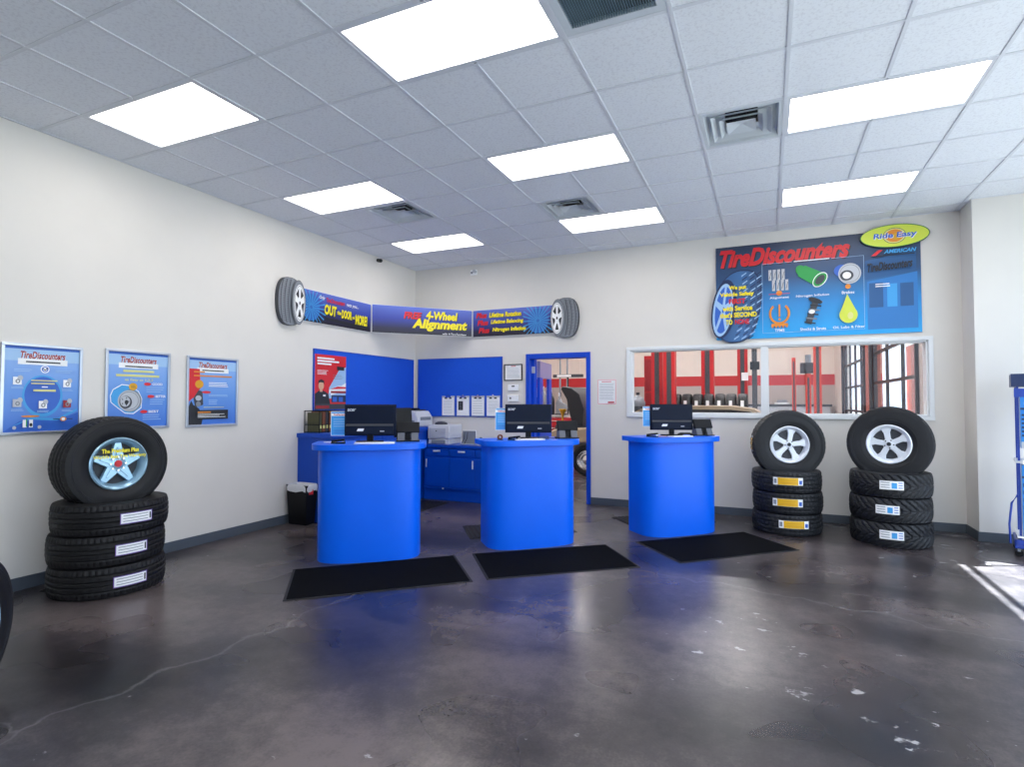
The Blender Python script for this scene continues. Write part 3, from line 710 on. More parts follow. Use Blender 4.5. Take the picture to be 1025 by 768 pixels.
for q in range(6): a.line(c[0]-.09+q*.016, c[1]-.1+q*.05, c[0]+.03+q*.016, c[1]-.12+q*.05, .016, 'mid_grey' if q % 2 else 'ink')
a.ell(c[0]+.03, c[1]+.15, .08, .03, 'ink', -.4); a.ell(c[0]-.01, c[1]+.02, .035, .025, 'white'); cap('Shocks & Struts', cxs[1], cys[1]-.2, .28)
c = cxs[2], cys[1]
a.ell(c[0], c[1]-.04, .095, .095, 'lime'); a.poly([(c[0]-.088, c[1]-.01), (c[0]-.01, c[1]+.2), (c[0]+.088, c[1]-.01)], 'lime'); a.ell(c[0]+.02, c[1]-.05, .03, .04, 'pale_yellow'); cap('Oil, Lube & Filter', cxs[2], cys[1]-.2, .33)
a.text('AMERICAN', 1.87, .9, 2.19, .945, 'sky_blue', .04, .25, 'ink', .003); a.poly([(1.74, .885), (1.81, .945), (1.86, .945), (1.79, .885)], 'red'); a.lines(1.77, .872, 2.17, .886, 1, 'ink', .7, 0)
a.text('TireDiscounters', 1.7, .7, 2.15, .8, 'ink', .03, .25, slope=.03); a.lines(1.78, .52, 1.96, .57, 2, 'white', .4)
a.v = [(x, y*1.0343, z) for x, y, z in a.v]
a.build('print', t)
# big tyre cutout of the sign
t = thing('tire_cutout', 'large blue tire shaped cutout reading We put Vehicle Safety FIRST, on the wall sign', 'wall cutout', (4.965, -.055, 2.675), mx=BACK)
TW, TH = .62, .93
def tilt(pts, k=.12): return [(x+y*k, y) for x, y in pts]
G().prism(tilt(tyre_outline(0, 0, TW*.93, TH, flip=-1)), -.033, 0, 'navy').build('board', t)
gradmat('tyre_print', [(0, '2a4c78'), (.6, '3c6ea6'), (1, '2c4a72')], 'X', -.3, .3)
a = Art(0); a.poly(tilt(tyre_outline(0, 0, TW*.9, TH*.97, flip=-1)), 'tyre_print')
for k in range(17):
    y = -.4+.8*k/16; b = (1-(y/.46)**2)*.07
    for q in (.0, .09, .17): a.poly(tilt([(q+b-.0, y-.03), (q+b+.055, y+.012), (q+b+.055, y+.026), (q+b, y-.012)]), 'navy' if (k+int(q*10)) % 2 else 'pale_blue')
a.poly(tilt([(-.15+.15*math.cos(u), -.03+.38*math.sin(u)) for u in [2*PI*k/40 for k in range(40)]]), 'navy'); a.poly(tilt([(-.16+.12*math.cos(u), -.04+.34*math.sin(u)) for u in [2*PI*k/40 for k in range(40)]]), 'pale_blue'); a.poly(tilt([(-.155+.1*math.cos(u), -.04+.3*math.sin(u)) for u in [2*PI*k/40 for k in range(40)]]), 'mid_blue')
for k in range(5):
    an = PI/2+k*2*PI/5; a.poly(tilt([(-.155+.1*math.cos(an-.12), -.04+.3*math.sin(an-.12)), (-.155+.1*math.cos(an+.12), -.04+.3*math.sin(an+.12)), (-.155+.02*math.cos(an+.9), -.04+.06*math.sin(an+.9)), (-.155+.02*math.cos(an-.9), -.04+.06*math.sin(an-.9))]), 'pale_blue')
for s, x0, x1, y, c in (('We put', -.08, .1, .2, 'yellow'), ('Vehicle Safety', -.19, .19, .115, 'yellow'), ('FIRST', -.08, .09, .03, 'red'), ('with Service', -.16, .17, -.06, 'yellow'), ("that's SECOND", -.19, .22, -.145, 'yellow'), ('TO', -.12, -.07, -.235, 'yellow'), ('NONE', -.01, .13, -.235, 'red')):
    a.text(s, x0-.01, y, x1+.02, y+.066, c, .045)
a.build('print', t)
t = thing('oval_sign', 'lime oval sign reading Ride Easy on the top corner of the wall sign', 'sign', (6.69, -.06, 3.385), mx=BACK)
o = [(.345*math.cos(u), .135*math.sin(u)) for u in [2*PI*k/48 for k in range(48)]]
G().prism(o, -.038, 0, 'dark_grey').build('board', t)
a = Art(0); a.ell(0, 0, .34, .131, 'lime', n=48); a.ring(0, 0, .34, .131, .005, 'green', n=48); a.ell(0, 0, .115, .092, 'pale_yellow'); a.ring(0, 0, .115, .092, .006, 'dark_grey'); a.ell(0, 0, .09, .075, 'orange'); a.ell(.02, -.01, .045, .04, 'gold'); a.text('Ride Easy', -.21, -.04, .22, .04, 'mid_blue', .03, .1, 'white', .006); a.build('print', t)

# ------------------------------------------------------------------ counters
def plan(W, D, n, o=0., back=.134, k=36):
    p = []
    for i in range(k+1):
        t_ = PI*i/k; c, s = math.cos(t_), math.sin(t_)
        p.append(((W/2+o)*math.copysign(abs(c)**(2/n), c), -(D+o)*abs(s)**(2/n)))
    return p + [(-(W/2+o), back+o), (W/2+o, back+o)]
CT = [((1.792, -3.262), .602, 'blue rounded service counter nearest the left wall, front of the three'),
      ((2.986, -2.226), .723, 'blue rounded service counter in the middle, in front of the doorway'),
      ((4.287, -1.108), .747, 'blue rounded service counter on the right, under the garage window')]
cp = None
for (x, y), th, lab in CT:
    if cp is None:
        cp = thing('service_counter', lab, 'counter', (x, y, 0), th, 'blue service counters')
        G().prism(plan(.938, .321, 3.46), 0.0, 1.012, 'counter_blue').build('body', cp)
        G().prism(plan(.938, .321, 3.46, .055), 1.012, 1.066, 'counter_blue').build('countertop', cp, bevel=.004)
        G().prism(plan(.925, .312, 3.46), 1.012-.02, 1.011, 'cabinet_blue').build('trim_band', cp)
    else: dup(cp, (x, y, 0), lab, th)
# front floor mats
def floor_mat_obj(cx, cy, L, W, th, label, fm='mat_black', name='floor_mat', group=None):
    t = thing(name, label, 'floor mat', (cx, cy, 0), th, group)
    g = G(); e = .022
    g.prism([(-L/2, -W/2), (L/2, -W/2), (L/2, W/2), (-L/2, W/2)], .0005, .005, 'mat_edge'); g.build('rubber_edge', t, smooth=False, bevel=.002)
    g = G(); g.box(-L/2+e, L/2-e, -W/2+e, W/2-e, .0045, .009, fm)
    if fm != 'mat_black':
        n = int((L-2*e)/.05)
        for k in range(n): x = -L/2+e+.05*(k+.5); g.box(x-.012, x+.012, -W/2+e, W/2-e, .009, .013, 'dark_plastic')
    g.build('pile', t, smooth=False)
floor_mat_obj(2.322, -3.787, 1.41, .8, math.radians(41.5), 'black floor mat in front of the left counter', group='black mats before the counters')
floor_mat_obj(3.49, -2.8, 1.37, .79, math.radians(38), 'black floor mat in front of the middle counter', group='black mats before the counters')
floor_mat_obj(4.815, -1.68, 1.36, .8, math.radians(42), 'black floor mat in front of the right counter', group='black mats before the counters')
def corner_mat(cx, cy, L, W, th, **k):   # given by its far-left corner
    u = Vector((math.cos(th), math.sin(th))); n = Vector((math.sin(th), -math.cos(th)))
    c = Vector((cx, cy))+u*L/2+n*W/2; floor_mat_obj(c.x, c.y, L, W, th, **k)
corner_mat(2.03, -1.93, 1.2, .62, .66, label='ridged rubber mat behind the middle counter', fm='mat_brown', name='ridged_mat')
corner_mat(3.5, -.76, 1.1, .6, .72, label='dark rubber mat behind the right counter', fm='mat_brown', name='ridged_mat')
floor_mat_obj(.87, -1.2, .45, 1.0, 0, 'dark rubber mat in front of the low blue cabinet', fm='mat_brown', name='ridged_mat')

# ------------------------------------------------------------------ things on the counters
def monitor(loc, rz, label):
    """back of the screen faces local -y"""
    t = thing('monitor', label, 'monitor', loc, rz, 'monitors on the counters')
    w, h = .49, .3
    p = [(-w/2, .055), (w/2, .055), (w/2, h+.055), (-w/2, h+.055)]
    g = G(); g.box(-w/2, w/2, 0, .018, .06, .06+h, 'monitor_black')
    # bulged rear shell
    g.box(-w/2+.01, w/2-.01, -.012, 0, .07, .05+h, 'monitor_black'); g.box(-w/2+.02, w/2-.02, -.034, -.012, .075, .155, 'monitor_black')
    g.add([(-w/2+.02, -.034, .155), (w/2-.02, -.034, .155), (w/2-.02, -.012, .175), (-w/2+.02, -.012, .175)], [(0, 1, 2, 3)], 'dark_grey')
    g.build('housing', t, bevel=.004)
    PM = Matrix(((1, 0, 0, 0), (0, 0, -1, -.0345), (0, 1, 0, 0), (0, 0, 0, 1)))
    a = Art(-.022); a.text('acer', -w/2+.03, .295, -w/2+.11, .32, 'light_grey', .03, .15); a.build('logo', t).matrix_local = PM
    a = Art(0); a.poly([(-.12, .105), (-.06, .105), (-.05, .13), (-.108, .13)], 'white'); a.build('sticker', t).matrix_local = PM
    a = Art(0); a.rect(.1, .1, .14, .11, 'light_grey'); a.build('port_label', t).matrix_local = PM
    g = G(); g.box(-.03, .03, -.012, .012, .012, .09, 'black_plastic'); g.build('stand', t, bevel=.003)
    g = G(); g.prism([(.13*math.cos(u), -.01+.085*math.sin(u)) for u in [2*PI*k/28 for k in range(28)]], 0, .012, 'black_plastic'); g.build('foot', t)
    G().box(-w/2+.012, w/2-.012, .018, .0185, .075, .05+h, 'ink').build('screen', t, smooth=False)
    return t
m1 = monitor((1.8, -3.29, 1.066), .45, 'black monitor seen from behind on the left counter')
m2 = dup(m1, (2.985, -2.2, 1.066), 'black monitor seen from behind on the middle counter', .42)
m3 = dup(m1, (4.29, -1.045, 1.066), 'black monitor seen from behind on the right counter', .38)
# clip-on info cards left of each monitor
def info_card(loc, rz, label, proto=[None]):
    if proto[0]: return dup(proto[0], loc, label, rz)
    t = thing('sign_card', label, 'sign', loc, rz, 'blue sign cards beside the monitors'); proto[0] = t
    G().box(-.085, .085, 0, .003, 0, .235, 'paper').build('sheet', t, smooth=False)
    a = Art(0); a.rect(-.08, .005, .08, .23, 'sky_blue'); a.rect(-.08, .19, .08, .215, 'white'); a.text('TireDiscounters', -.06, .193, .07, .212, 'red', .03, .2); a.lines(-.06, .08, .07, .17, 4, 'pale_blue', .25); a.lines(-.06, .02, .07, .06, 2, 'mid_blue', .25)
    o = a.build('print', t); o.matrix_local = Matrix(((1, 0, 0, 0), (0, 0, -1, 0), (0, 1, 0, 0), (0, 0, 0, 1)))
    g = G(); g.box(.05, .16, .004, .01, .1, .13, 'dark_plastic'); g.build('bracket', t, smooth=False)
    return t
info_card((1.525, -3.4, 1.125), .45, 'blue sign card with red heading left of the left counter monitor')
info_card((2.735, -2.29, 1.15), .42, 'blue sign card with red heading left of the middle counter monitor')
info_card((4.06, -1.12, 1.165), .38, 'blue sign card with red heading left of the right counter monitor')
def terminal(loc, rz, label, proto=[None]):
    if proto[0]: return dup(proto[0], loc, label, rz)
    k = 1.2
    t = thing('card_terminal', label, 'card terminal', loc, rz, 'card terminals on the counters'); proto[0] = t
    g = G(); mx = Tr(0, -.01, .125) @ Rx(math.radians(-28)); g.box(-.092, .092, -.016, .016, -.045, .06, 'dark_plastic', mx @ Matrix.Diagonal((1.2, 1, 1.05, 1))); g.build('head', t, bevel=.005)
    g = G()
    for x in (-.1, .03): g.prism([(-.075, 0), (.075, 0), (.03, .12), (-.02, .12)], x, x+.07, 'grey_plastic', Matrix(((0, 0, 1, 0), (1, 0, 0, 0), (0, 1, 0, 0), (0, 0, 0, 1))))
    g.build('legs', t, bevel=.004)
    G().box(-.022, .022, -.02, .04, .0, .1, 'black_plastic').build('cable_core', t, smooth=False)
    G().box(-.112, .112, -.085, .085, 0, .012, 'dark_plastic').build('base', t, bevel=.003)
    return t
terminal((2.065, -3.05, 1.066), .6, 'grey and black card terminal right of the left counter monitor')
terminal((3.35, -2.01, 1.066), .62, 'grey and black card terminal right of the middle counter monitor')
terminal((4.62, -.94, 1.066), .6, 'grey and black card terminal right of the right counter monitor')
# dark angled document holder beside the left monitor
t = thing('document_holder', 'black tilted document holder behind the right edge of the left monitor', 'document holder', (1.93, -2.93, 1.066), 1.0)
G().box(-.1, .1, -.006, .006, .03, .33, 'black_plastic', Rx(-.2)).build('panel', t, bevel=.003)
G().box(-.06, .06, -.04, .06, 0, .03, 'black_plastic').build('base', t, bevel=.003)
# papers, keyboards, small things
def sheet(loc, rz, L, W, label, n=3, name='paper_stack', cat='paper'):
    g = G()
    for k in range(n): g.box(-L/2, L/2, -W/2, W/2, k*.003, k*.003+.002, 'paper_white' if k % 2 == 0 else 'light_grey', Rz(.03*k))
    return tag(g.build(name, loc=loc, smooth=False), label, cat) and None
def place(o, loc, rz): o.location = loc; o.rotation_euler = (0, 0, rz); return o
def papers(loc, rz, label, L=.3, W=.2):
    g = G()
    for k in range(3): g.box(-L/2, L/2, -W/2, W/2, k*.0035, k*.0035+.003, 'paper_white', Rz(.04*(k-1)))
    tag(place(g.build('paper_stack', smooth=False), loc, rz), label, 'paper')
def u2w(ci, a, n):   # counter-local to world
    (x, y), th, _ = CT[ci]; return (x+a*math.cos(th)-n*math.sin(th), y+a*math.sin(th)+n*math.cos(th), 1.0665)
papers(u2w(0, .05, -.24), .6, 'white papers lying in front of the left counter monitor', .36, .11)
papers(u2w(1, -.05, -.22), .7, 'white papers lying in front of the middle counter monitor', .3, .12)
papers(u2w(2, -.02, -.22), .72, 'white papers lying in front of the right counter monitor', .26, .12)
def stapler(loc, rz, label):
    t = thing('stapler', label, 'stapler', loc, rz)
    G().box(-.065, .065, -.016, .016, 0, .012, 'black_plastic').build('base', t, bevel=.003)
    G().box(-.06, .065, -.014, .014, .018, .038, 'dark_plastic', Tr(0, 0, 0) @ Ry(-.12)).build('arm', t, bevel=.005)
    G().box(.04, .062, -.01, .01, .01, .03, 'chrome').build('hinge', t, smooth=False)
stapler(u2w(0, -.28, -.19), .3, 'black stapler on the left counter beside the papers')
stapler(u2w(1, -.2, -.19), .2, 'black stapler on the middle counter in front of the monitor')
stapler(u2w(2, -.32, -.13), .2, 'black stapler on the right counter near its left end')
def pen(loc, rz, label, m='orange'):
    t = thing('pen', label, 'pen', loc, rz)
    G().tube([(-.07, 0, .006), (.06, 0, .006)], .005, m, 8).build('barrel', t); G().cyl(.005, .06, .075, 'ink', 8, mx=Tr(0, 0, .006) @ Ry(PI/2), r1=.001).build('tip', t)
pen(u2w(0, -.36, -.1), .2, 'pale pen lying at the left end of the left counter', 'paper_white')
pen(u2w(2, -.22, -.16), .5, 'tan pen lying on the right counter beside the stapler', 'skin')
t = thing('tape_roll', 'small dark tape roll on the middle counter at its left end', 'tape', u2w(1, -.33, -.12), .3)
G().lathe([(.012, 0), (.028, 0), (.028, .022), (.012, .022)], 'brown_book', 24, close=True, mx=Tr(0, 0, .028) @ Rx(PI/2) @ Tr(0, 0, -.011)).build('roll', t); G().box(-.03, .03, -.012, .012, 0, .006, 'black_plastic').build('holder', t)
t = thing('barcode_scanner', 'dark blue cable scanner lying under the middle counter monitor', 'scanner', u2w(1, .12, -.16), .7)
G().box(-.06, .06, -.02, .02, 0, .03, 'navy').build('body', t, bevel=.008); G().tube([(.05, 0, .015), (.1, .01, .008), (.14, .0, .006), (.17, .04, .006)], .004, 'black_plastic', 8).build('cable', t)
t = thing('telephone_handset', 'black phone handset on the right counter in front of the monitor', 'phone', u2w(2, .08, -.17), .3)
G().tube([(-.08, 0, .02), (-.05, 0, .03), (.05, 0, .03), (.08, 0, .02)], .012, 'black_plastic', 10).build('handle', t); G().cyl(.022, 0, .02, 'black_plastic', 16, Tr(-.08, 0, 0)).build('earpiece', t); G().cyl(.022, 0, .02, 'black_plastic', 16, Tr(.08, 0, 0)).build('mouthpiece', t)

# ------------------------------------------------------------------ cabinets in the corner
t = thing('tall_cabinet', 'tall blue cabinet along the left wall under the notice board', 'cabinet', (0, 0, 0))
G().box(.002, .54, -2.45, -.002, 0, 1.012, 'cabinet_blue').build('body', t, smooth=False, bevel=.003)
G().box(.002, .57, -2.47, -.002, 1.012, 1.066, 'cabinet_blue').build('countertop', t, smooth=False, bevel=.004)
for k in range(4):
    y0 = -2.43+k*.455
    d_ = G().box(.54, .558, y0, y0+.445, .1, .98, 'cabinet_blue').build('door', t, smooth=False, bevel=.002); G().box(.558, .57, y0+.39, y0+.41, .6, .72, 'chrome').build('handle', d_, smooth=False)
t = thing('low_cabinet', 'low blue cabinet with drawers and sliding doors on the back wall', 'cabinet', (0, 0, 0))
X0, X1 = .575, 1.9
G().box(X0, X1, -.57, -.002, .0, .775, 'cabinet_blue').build('body', t, smooth=False, bevel=.003)
G().box(X0, X1+.02, -.6, -.002, .775, .814, 'cabinet_blue').build('countertop', t, smooth=False, bevel=.004)
for k in range(3):
    w = (X1-X0-.06)/3; x = X0+.03+k*w
    d_ = G().box(x+.004, x+w-.004, -.586, -.57, .655, .76, 'cabinet_blue').build('drawer', t, smooth=False, bevel=.002)
    G().box(x+w*.35, x+w*.62, -.6, -.586, .712, .735, 'silver_paint').build('handle', d_, smooth=False)
for k in range(3):
    w = (X1-X0-.06)/3; x = X0+.03+k*w
    d_ = G().box(x+.003, x+w-.003, -.584 if k % 2 else -.59, -.57, .2, .62, 'cabinet_blue').build('door', t, smooth=False, bevel=.002)
    G().box(x+.02 if k == 0 else x+w-.04, x+.034 if k == 0 else x+w-.026, -.6, -.584, .48, .6, 'silver_paint').build('handle', d_, smooth=False)
G().box(X0+.01, X1, -.6, -.57, .17, .19, 'cabinet_blue').build('rail', t, smooth=False)
G().cyl(.012, 0, .012, 'white', 12, Tr(.93, -.6, .18) @ Rx(PI/2)).build('knob', t)
# printers
t = thing('printer', 'white and grey printer on the tall blue cabinet in the corner', 'printer', (.24, -.34, 1.067), .0)
g = G(); g.prism([(-.2, .0), (.2, .0), (.2, .14), (.13, .24), (-.12, .25), (-.2, .16)], -.2, .2, 'printer_white', Matrix(((1, 0, 0, 0), (0, 0, 1, 0), (0, 1, 0, 0), (0, 0, 0, 1)))); g.build('body', t, bevel=.015)
G().box(-.14, .14, -.215, -.2, .03, .1, 'printer_grey').build('paper_tray', t, bevel=.004); G().box(-.13, .13, -.16, .12, .247, .262, 'dark_grey').build('output_tray', t, bevel=.004); G().box(.2, .208, -.14, .14, .1, .15, 'printer_grey').build('side_panel', t, bevel=.003); G().box(-.02, .08, -.08, 0.02, .262, .285, 'black_plastic').build('control_panel', t, bevel=.004)
t = thing('laser_printer', 'white boxy laser printer on the low cabinet below the clipboards', 'printer', (.765, -.29, .8145), 0)
G().box(-.19, .19, -.19, .19, .075, .29, 'printer_white').build('body', t, bevel=.015); G().box(-.18, .18, -.185, .18, 0.0, .07, 'printer_white').build('base', t, bevel=.006)
G().box(-.16, .13, -.2, -.19, .1, .24, 'light_grey').build('front_door', t, bevel=.004)
g = G(); g.lathe([(.001, .0), (.11, 0), (.1, .03), (.06, .045), (.001, .05)], 'dark_grey', 24, Tr(-.02, -.08, .288) @ Matrix.Diagonal((1, .6, 1, 1))); g.build('output_tray', t)
G().box(-.04, -.02, -.204, -.2, .19, .205, 'ink').build('badge', t, smooth=False); G().box(-.12, .12, -.2, -.185, .01, .06, 'printer_grey').build('paper_tray', t, bevel=.004)
t = thing('desk_organizer', 'grey upright file holder on the low cabinet right of the laser printer', 'file holder', (1.2, -.32, .8145), 0)
G().box(-.13, .13, -.06, .08, 0, .008, 'light_grey').build('tray', t, smooth=False); G().box(-.1, .12, -.01, 0, .008, .2, 'mid_grey').build('divider', t, smooth=False); G().tube([(-.12, -.02, 0), (-.12, -.02, .17), (-.1, 0, .2), (.12, 0, .205), (.135, -.02, .17), (.135, -.02, 0)], .005, 'white', 8).build('wire_frame', t)
for x in (-.07, -.02): G().tube([(x-.03, -.05, .008), (x, -.02, .09), (x+.01, -.02, .18)], .005, 'dark_grey', 8).build('wire', t)
t = thing('desk_phone', 'small white desk phone on the low cabinet beside the middle counter', 'phone', (1.47, -.35, .8145), .2)
g = G(); g.prism([(-.1, 0), (.1, 0), (.1, .07), (-.1, .02)], -.075, .075, 'printer_white', Rz(PI/2) @ Matrix(((1, 0, 0, 0), (0, 0, 1, 0), (0, 1, 0, 0), (0, 0, 0, 1)))); g.build('base', t, bevel=.004); G().tube([(-.05, .085, .08), (-.05, 0, .1), (-.05, -.085, .07)], .016, 'dark_grey', 10).build('handset', t); G().box(0, .06, -.04, .05, .05, .056, 'dark_grey').build('keypad', t, smooth=False)
# catalogue rack and its books
t = thing('catalog_rack', 'black wire rack of catalogs on the tall cabinet beside the monitor', 'rack', (.02, -2.36, 1.0665), 0)
g = G()
for z in (.01, .1, .27): g.tube([(0, 0, z), (.24, 0, z), (.24, .46, z), (0, .46, z), (0, 0, z)], .006, 'black_plastic', 6)
for x, y in ((0, 0), (.24, 0), (.24, .46), (0, .46), (.24, .15), (.24, .3)): g.tube([(x, y, 0), (x, y, .275)], .006, 'black_plastic', 6)
for k in range(6): g.tube([(0, .07*k+.04, .008), (.24, .07*k+.04, .008)], .004, 'black_plastic', 6)
g.build('wire_frame', t)
for k in range(7):
    c_ = ['olive_book', 'brown_book', 'dark_grey', 'brown_book', 'orange', 'olive_book', 'brown_book'][k]; hh = .235+.01*(k % 3)
    y = -2.34+.058*k
    g = G(); g.box(.045, .235, y, y+.045, 1.081, 1.081+hh, c_); g.box(.235, .237, y+.005, y+.04, 1.12, 1.16, 'pale_yellow'); g.box(.04, .05, y+.004, y+.041, 1.084, 1.078+hh, 'paper')
    names = ['olive catalog at the near end of the black wire rack', 'brown catalog second from the near end of the wire rack', 'dark grey catalog in the black wire rack', 'brown catalog in the middle of the black wire rack', 'orange catalog in the black wire rack', 'olive catalog towards the far end of the wire rack', 'brown catalog at the far end of the black wire rack']
    tag(g.build('catalog', smooth=False), names[k], 'book', 'catalogs in the wire rack')

# trash can
t = thing('trash_can', 'black waste bin with white liner at the end of the tall cabinet', 'trash can', (.205, -2.57, 0), 0)
g = G(); b0, b1_, hh = (.135, .07), (.165, .09), .47
v = [(-b0[0], -b0[1], 0), (b0[0], -b0[1], 0), (b0[0], b0[1], 0), (-b0[0], b0[1], 0), (-b1_[0], -b1_[1], hh), (b1_[0], -b1_[1], hh), (b1_[0], b1_[1], hh), (-b1_[0], b1_[1], hh)]
g.add(v, [(0, 3, 2, 1), (0, 1, 5, 4), (1, 2, 6, 5), (2, 3, 7, 6), (3, 0, 4, 7)], 'black_plastic'); g.build('bin', t, bevel=.01)
g = G(); ring = []
N_ = 48
def sq(a, w, h):
    c, s = math.cos(a), math.sin(a); return (w*math.copysign(abs(c)**.35, c), h*math.copysign(abs(s)**.35, s))
prof = [(.99, .40), (1.05, .395), (1.06, .43), (1.04, .465), (1.0, .475), (.93, .465), (.9, .38)]
for k in range(N_):
    a_ = 2*PI*k/N_
    for i_, (s_, z_) in enumerate(prof):
        x, y = sq(a_, b1_[0]*s_, b1_[1]*s_); wob = .008*math.sin(a_*9+i_)+.005*math.sin(a_*17); ring.append((x*(1+wob), y*(1+wob), z_+(wob if i_ < 3 else 0)))
fs = []
for k in range(N_):
    q = (k+1) % N_
    for i_ in range(len(prof)-1): fs.append((k*7+i_, q*7+i_, q*7+i_+1, k*7+i_+1))
g.add(ring, fs, 'bag_white'); g.build('liner', t)
G().box(.165, .17, .0, .05, .36, .42, 'red', Rz(-.3)).build('drawstring', t, smooth=False)

# ------------------------------------------------------------------ tires
def tyre_mesh(R, rb, w, style, m='rubber'):
    """tyre about local z, centred; R outer radius, rb bead radius, w half width"""
    seg = 180 if style != 'plain' else 72
    tw = w*.9; nt = 25
    prof = []      # (r, z, tread?)
    inner = [(rb+.012, -w*.6), (rb+.06, -w*.86), (R-.03, -w*.75), (R-.022, 0), (R-.03, w*.75), (rb+.06, w*.86), (rb+.012, w*.6)]
    side = [(rb, w*.62), (rb-.002, w*.8), (rb+.014, w*.88), (rb+.03, w*.95), (rb+(R-rb)*.36, w*1.0), (rb+(R-rb)*.42, w*1.012), (rb+(R-rb)*.62, w*1.0), (R-.03, w*.985), (R-.016, w*.955)]
    lst = [(r, z, 0) for r, z in inner] + [(r, z, 0) for r, z in side]
    for k in range(nt):
        z = tw-2*tw*k/(nt-1); lst.append((R-.012*(abs(z)/tw)**3, z, 1))
    lst += [(r, -z, 0) for r, z in reversed(side)]
    n = len(lst); V = []; F = []
    for s in range(seg):
        a = 2*PI*s/seg
        for r, z, t_ in lst:
            if t_:
                u = z/tw
                if style == 'rib':
                    if min(abs(u-q) for q in (-.6, -.2, .2, .6)) < .05: r -= .009
                    elif abs(u) > .62 and s % 3 == 0: r -= .007
                    elif s % 4 == 0 and .25 < abs(u) < .55: r -= .004
                elif style == 'block':
                    if min(abs(u-q) for q in (-.66, -.25, .25, .66)) < .05: r -= .009
                    elif (s+(2 if abs(u) < .25 else 0)) % 4 == 0: r -= .007
                elif style == 'chevron':
                    ph = (s+abs(u)*9) % 6
                    if ph < 1.6 and abs(u) > .08: r -= .011
                    elif abs(abs(u)-.42) < .05 and ph > 3: r -= .008
                    elif abs(u) < .05: r -= .006
            V.append((r*math.cos(a), r*math.sin(a), z))
    for s in range(seg):
        q = (s+1) % seg
        for i in range(n):
            j = (i+1) % n; F.append((s*n+i, q*n+i, q*n+j, s*n+j))
    g = G(); g.add(V, F, m)
    return g
def sidewall_rings(R, rb, w, z):
    g = G()
    for r in (rb+.03, R-.05, R-.062):
        g.lathe([(r, z), (r+.004, z+.002), (r+.008, z)], 'rubber', 72)
    return g
def sticker(R, w, ang, da, z, style):
    g = G(); n = 10; r = R+.0035
    def patch(a0, a1, z0, z1, rr, m, k=n):
        v = []; f = []
        for i in range(k+1):
            a = a0+(a1-a0)*i/k; v += [(rr*math.cos(a), rr*math.sin(a), z0), (rr*math.cos(a), rr*math.sin(a), z1)]
            if i: f.append((2*i-2, 2*i, 2*i+1, 2*i-1))
        g.add(v, f, m)
    a0, a1, h = ang-da/2, ang+da/2, w*.36
    if style == 'L':
        patch(a0, a1, z-h, z+h, r, 'purple'); patch(a0+.015, a1-.015, z-h*.86, z+h*.88, r+.0006, 'paper_white')
        for i in range(3): patch(a0+.05, a1-.09, z-h*.55+i*h*.5, z-h*.4+i*h*.5, r+.0012, 'ink_grey', 6)
        patch(a1-.06, a1-.03, z-h*.6, z+h*.6, r+.0012, 'ink', 2)
    elif style == 'M':
        patch(a0, a1, z-h, z+h, r, 'paper_white'); patch(a0+da*.16, a1-da*.16, z-h*.95, z+h*.95, r+.0006, 'label_yellow')
        for i in range(2): patch(a0+da*.25, a1-da*.25, z-h*.4+i*h*.6, z-h*.2+i*h*.6, r+.0012, 'gold', 6)
        patch(a1-da*.13, a1-da*.03, z-h*.7, z+h*.3, r+.0012, 'mid_blue', 2); patch(a0+da*.03, a0+da*.12, z-h*.6, z+h*.6, r+.0012, 'ink_grey', 2)
    else:
        patch(a0, a1, z-h, z+h, r, 'paper_white'); patch(a0+da*.5, a0+da*.72, z-h*.7, z+h*.6, r+.0006, 'sky_blue', 4)
        for i in range(3): patch(a0+da*.05, a0+da*.42, z-h*.6+i*h*.55, z-h*.42+i*h*.55, r+.0012, 'ink_grey', 4)
        for i in range(3): patch(a0+da*.78, a0+da*.95, z-h*.6+i*h*.55, z-h*.42+i*h*.55, r+.0012, 'mid_blue', 3)
    return g
D2 = math.radians
def stack(cx, cy, R, rb, w, style, stk, angs, pos, offs, where, zs, rub='rubber'):
    me = None
    for k in range(3):
        lab = f'{["bottom", "middle", "top"][k]} flat-lying black tire of the stack {where}'
        t = thing('tire', lab, 'tire', (cx+offs[k][0], cy+offs[k][1], w*1.012+zs*k), 0, f'tires lying in the stack {where}')
        if me is None:
            o = tyre_mesh(R, rb, w, style, rub).build('casing', t); me = o.data
        else:
            o = bpy.data.objects.new('casing', me); COL.objects.link(o); o.parent = t
        o.rotation_euler = (0, 0, .4*k)
        a0, a1 = angs[k]
        sticker(R, w, D2((a0+a1)/2), D2(a1-a0), pos, stk).build('sticker', t, fix=False)
stack(.516, -4.843, .378, .2, .113, 'rib', 'L', [(-25, 9), (-23, 10), (-22, 11.5)], .0, [(0, 0), (-.012, .0), (.008, .01)], 'by the left wall', .2315, 'rubber_brown')
stack(5.498, -.598, .366, .2, .113, 'block', 'M', [(-103.5, -56), (-114.4, -67.4), (-111.8, -65)], .015, [(0, 0), (.01, .01), (0, .0)], 'left of the two by the window', .2315)
stack(6.483, -.722, .372, .2, .12, 'chevron', 'R', [(-114.1, -82.5), (-118.6, -87.4), (-113.4, -82)], .01, [(0, 0), (.0, .01), (.003, .0)], 'furthest right below the window', .2465)
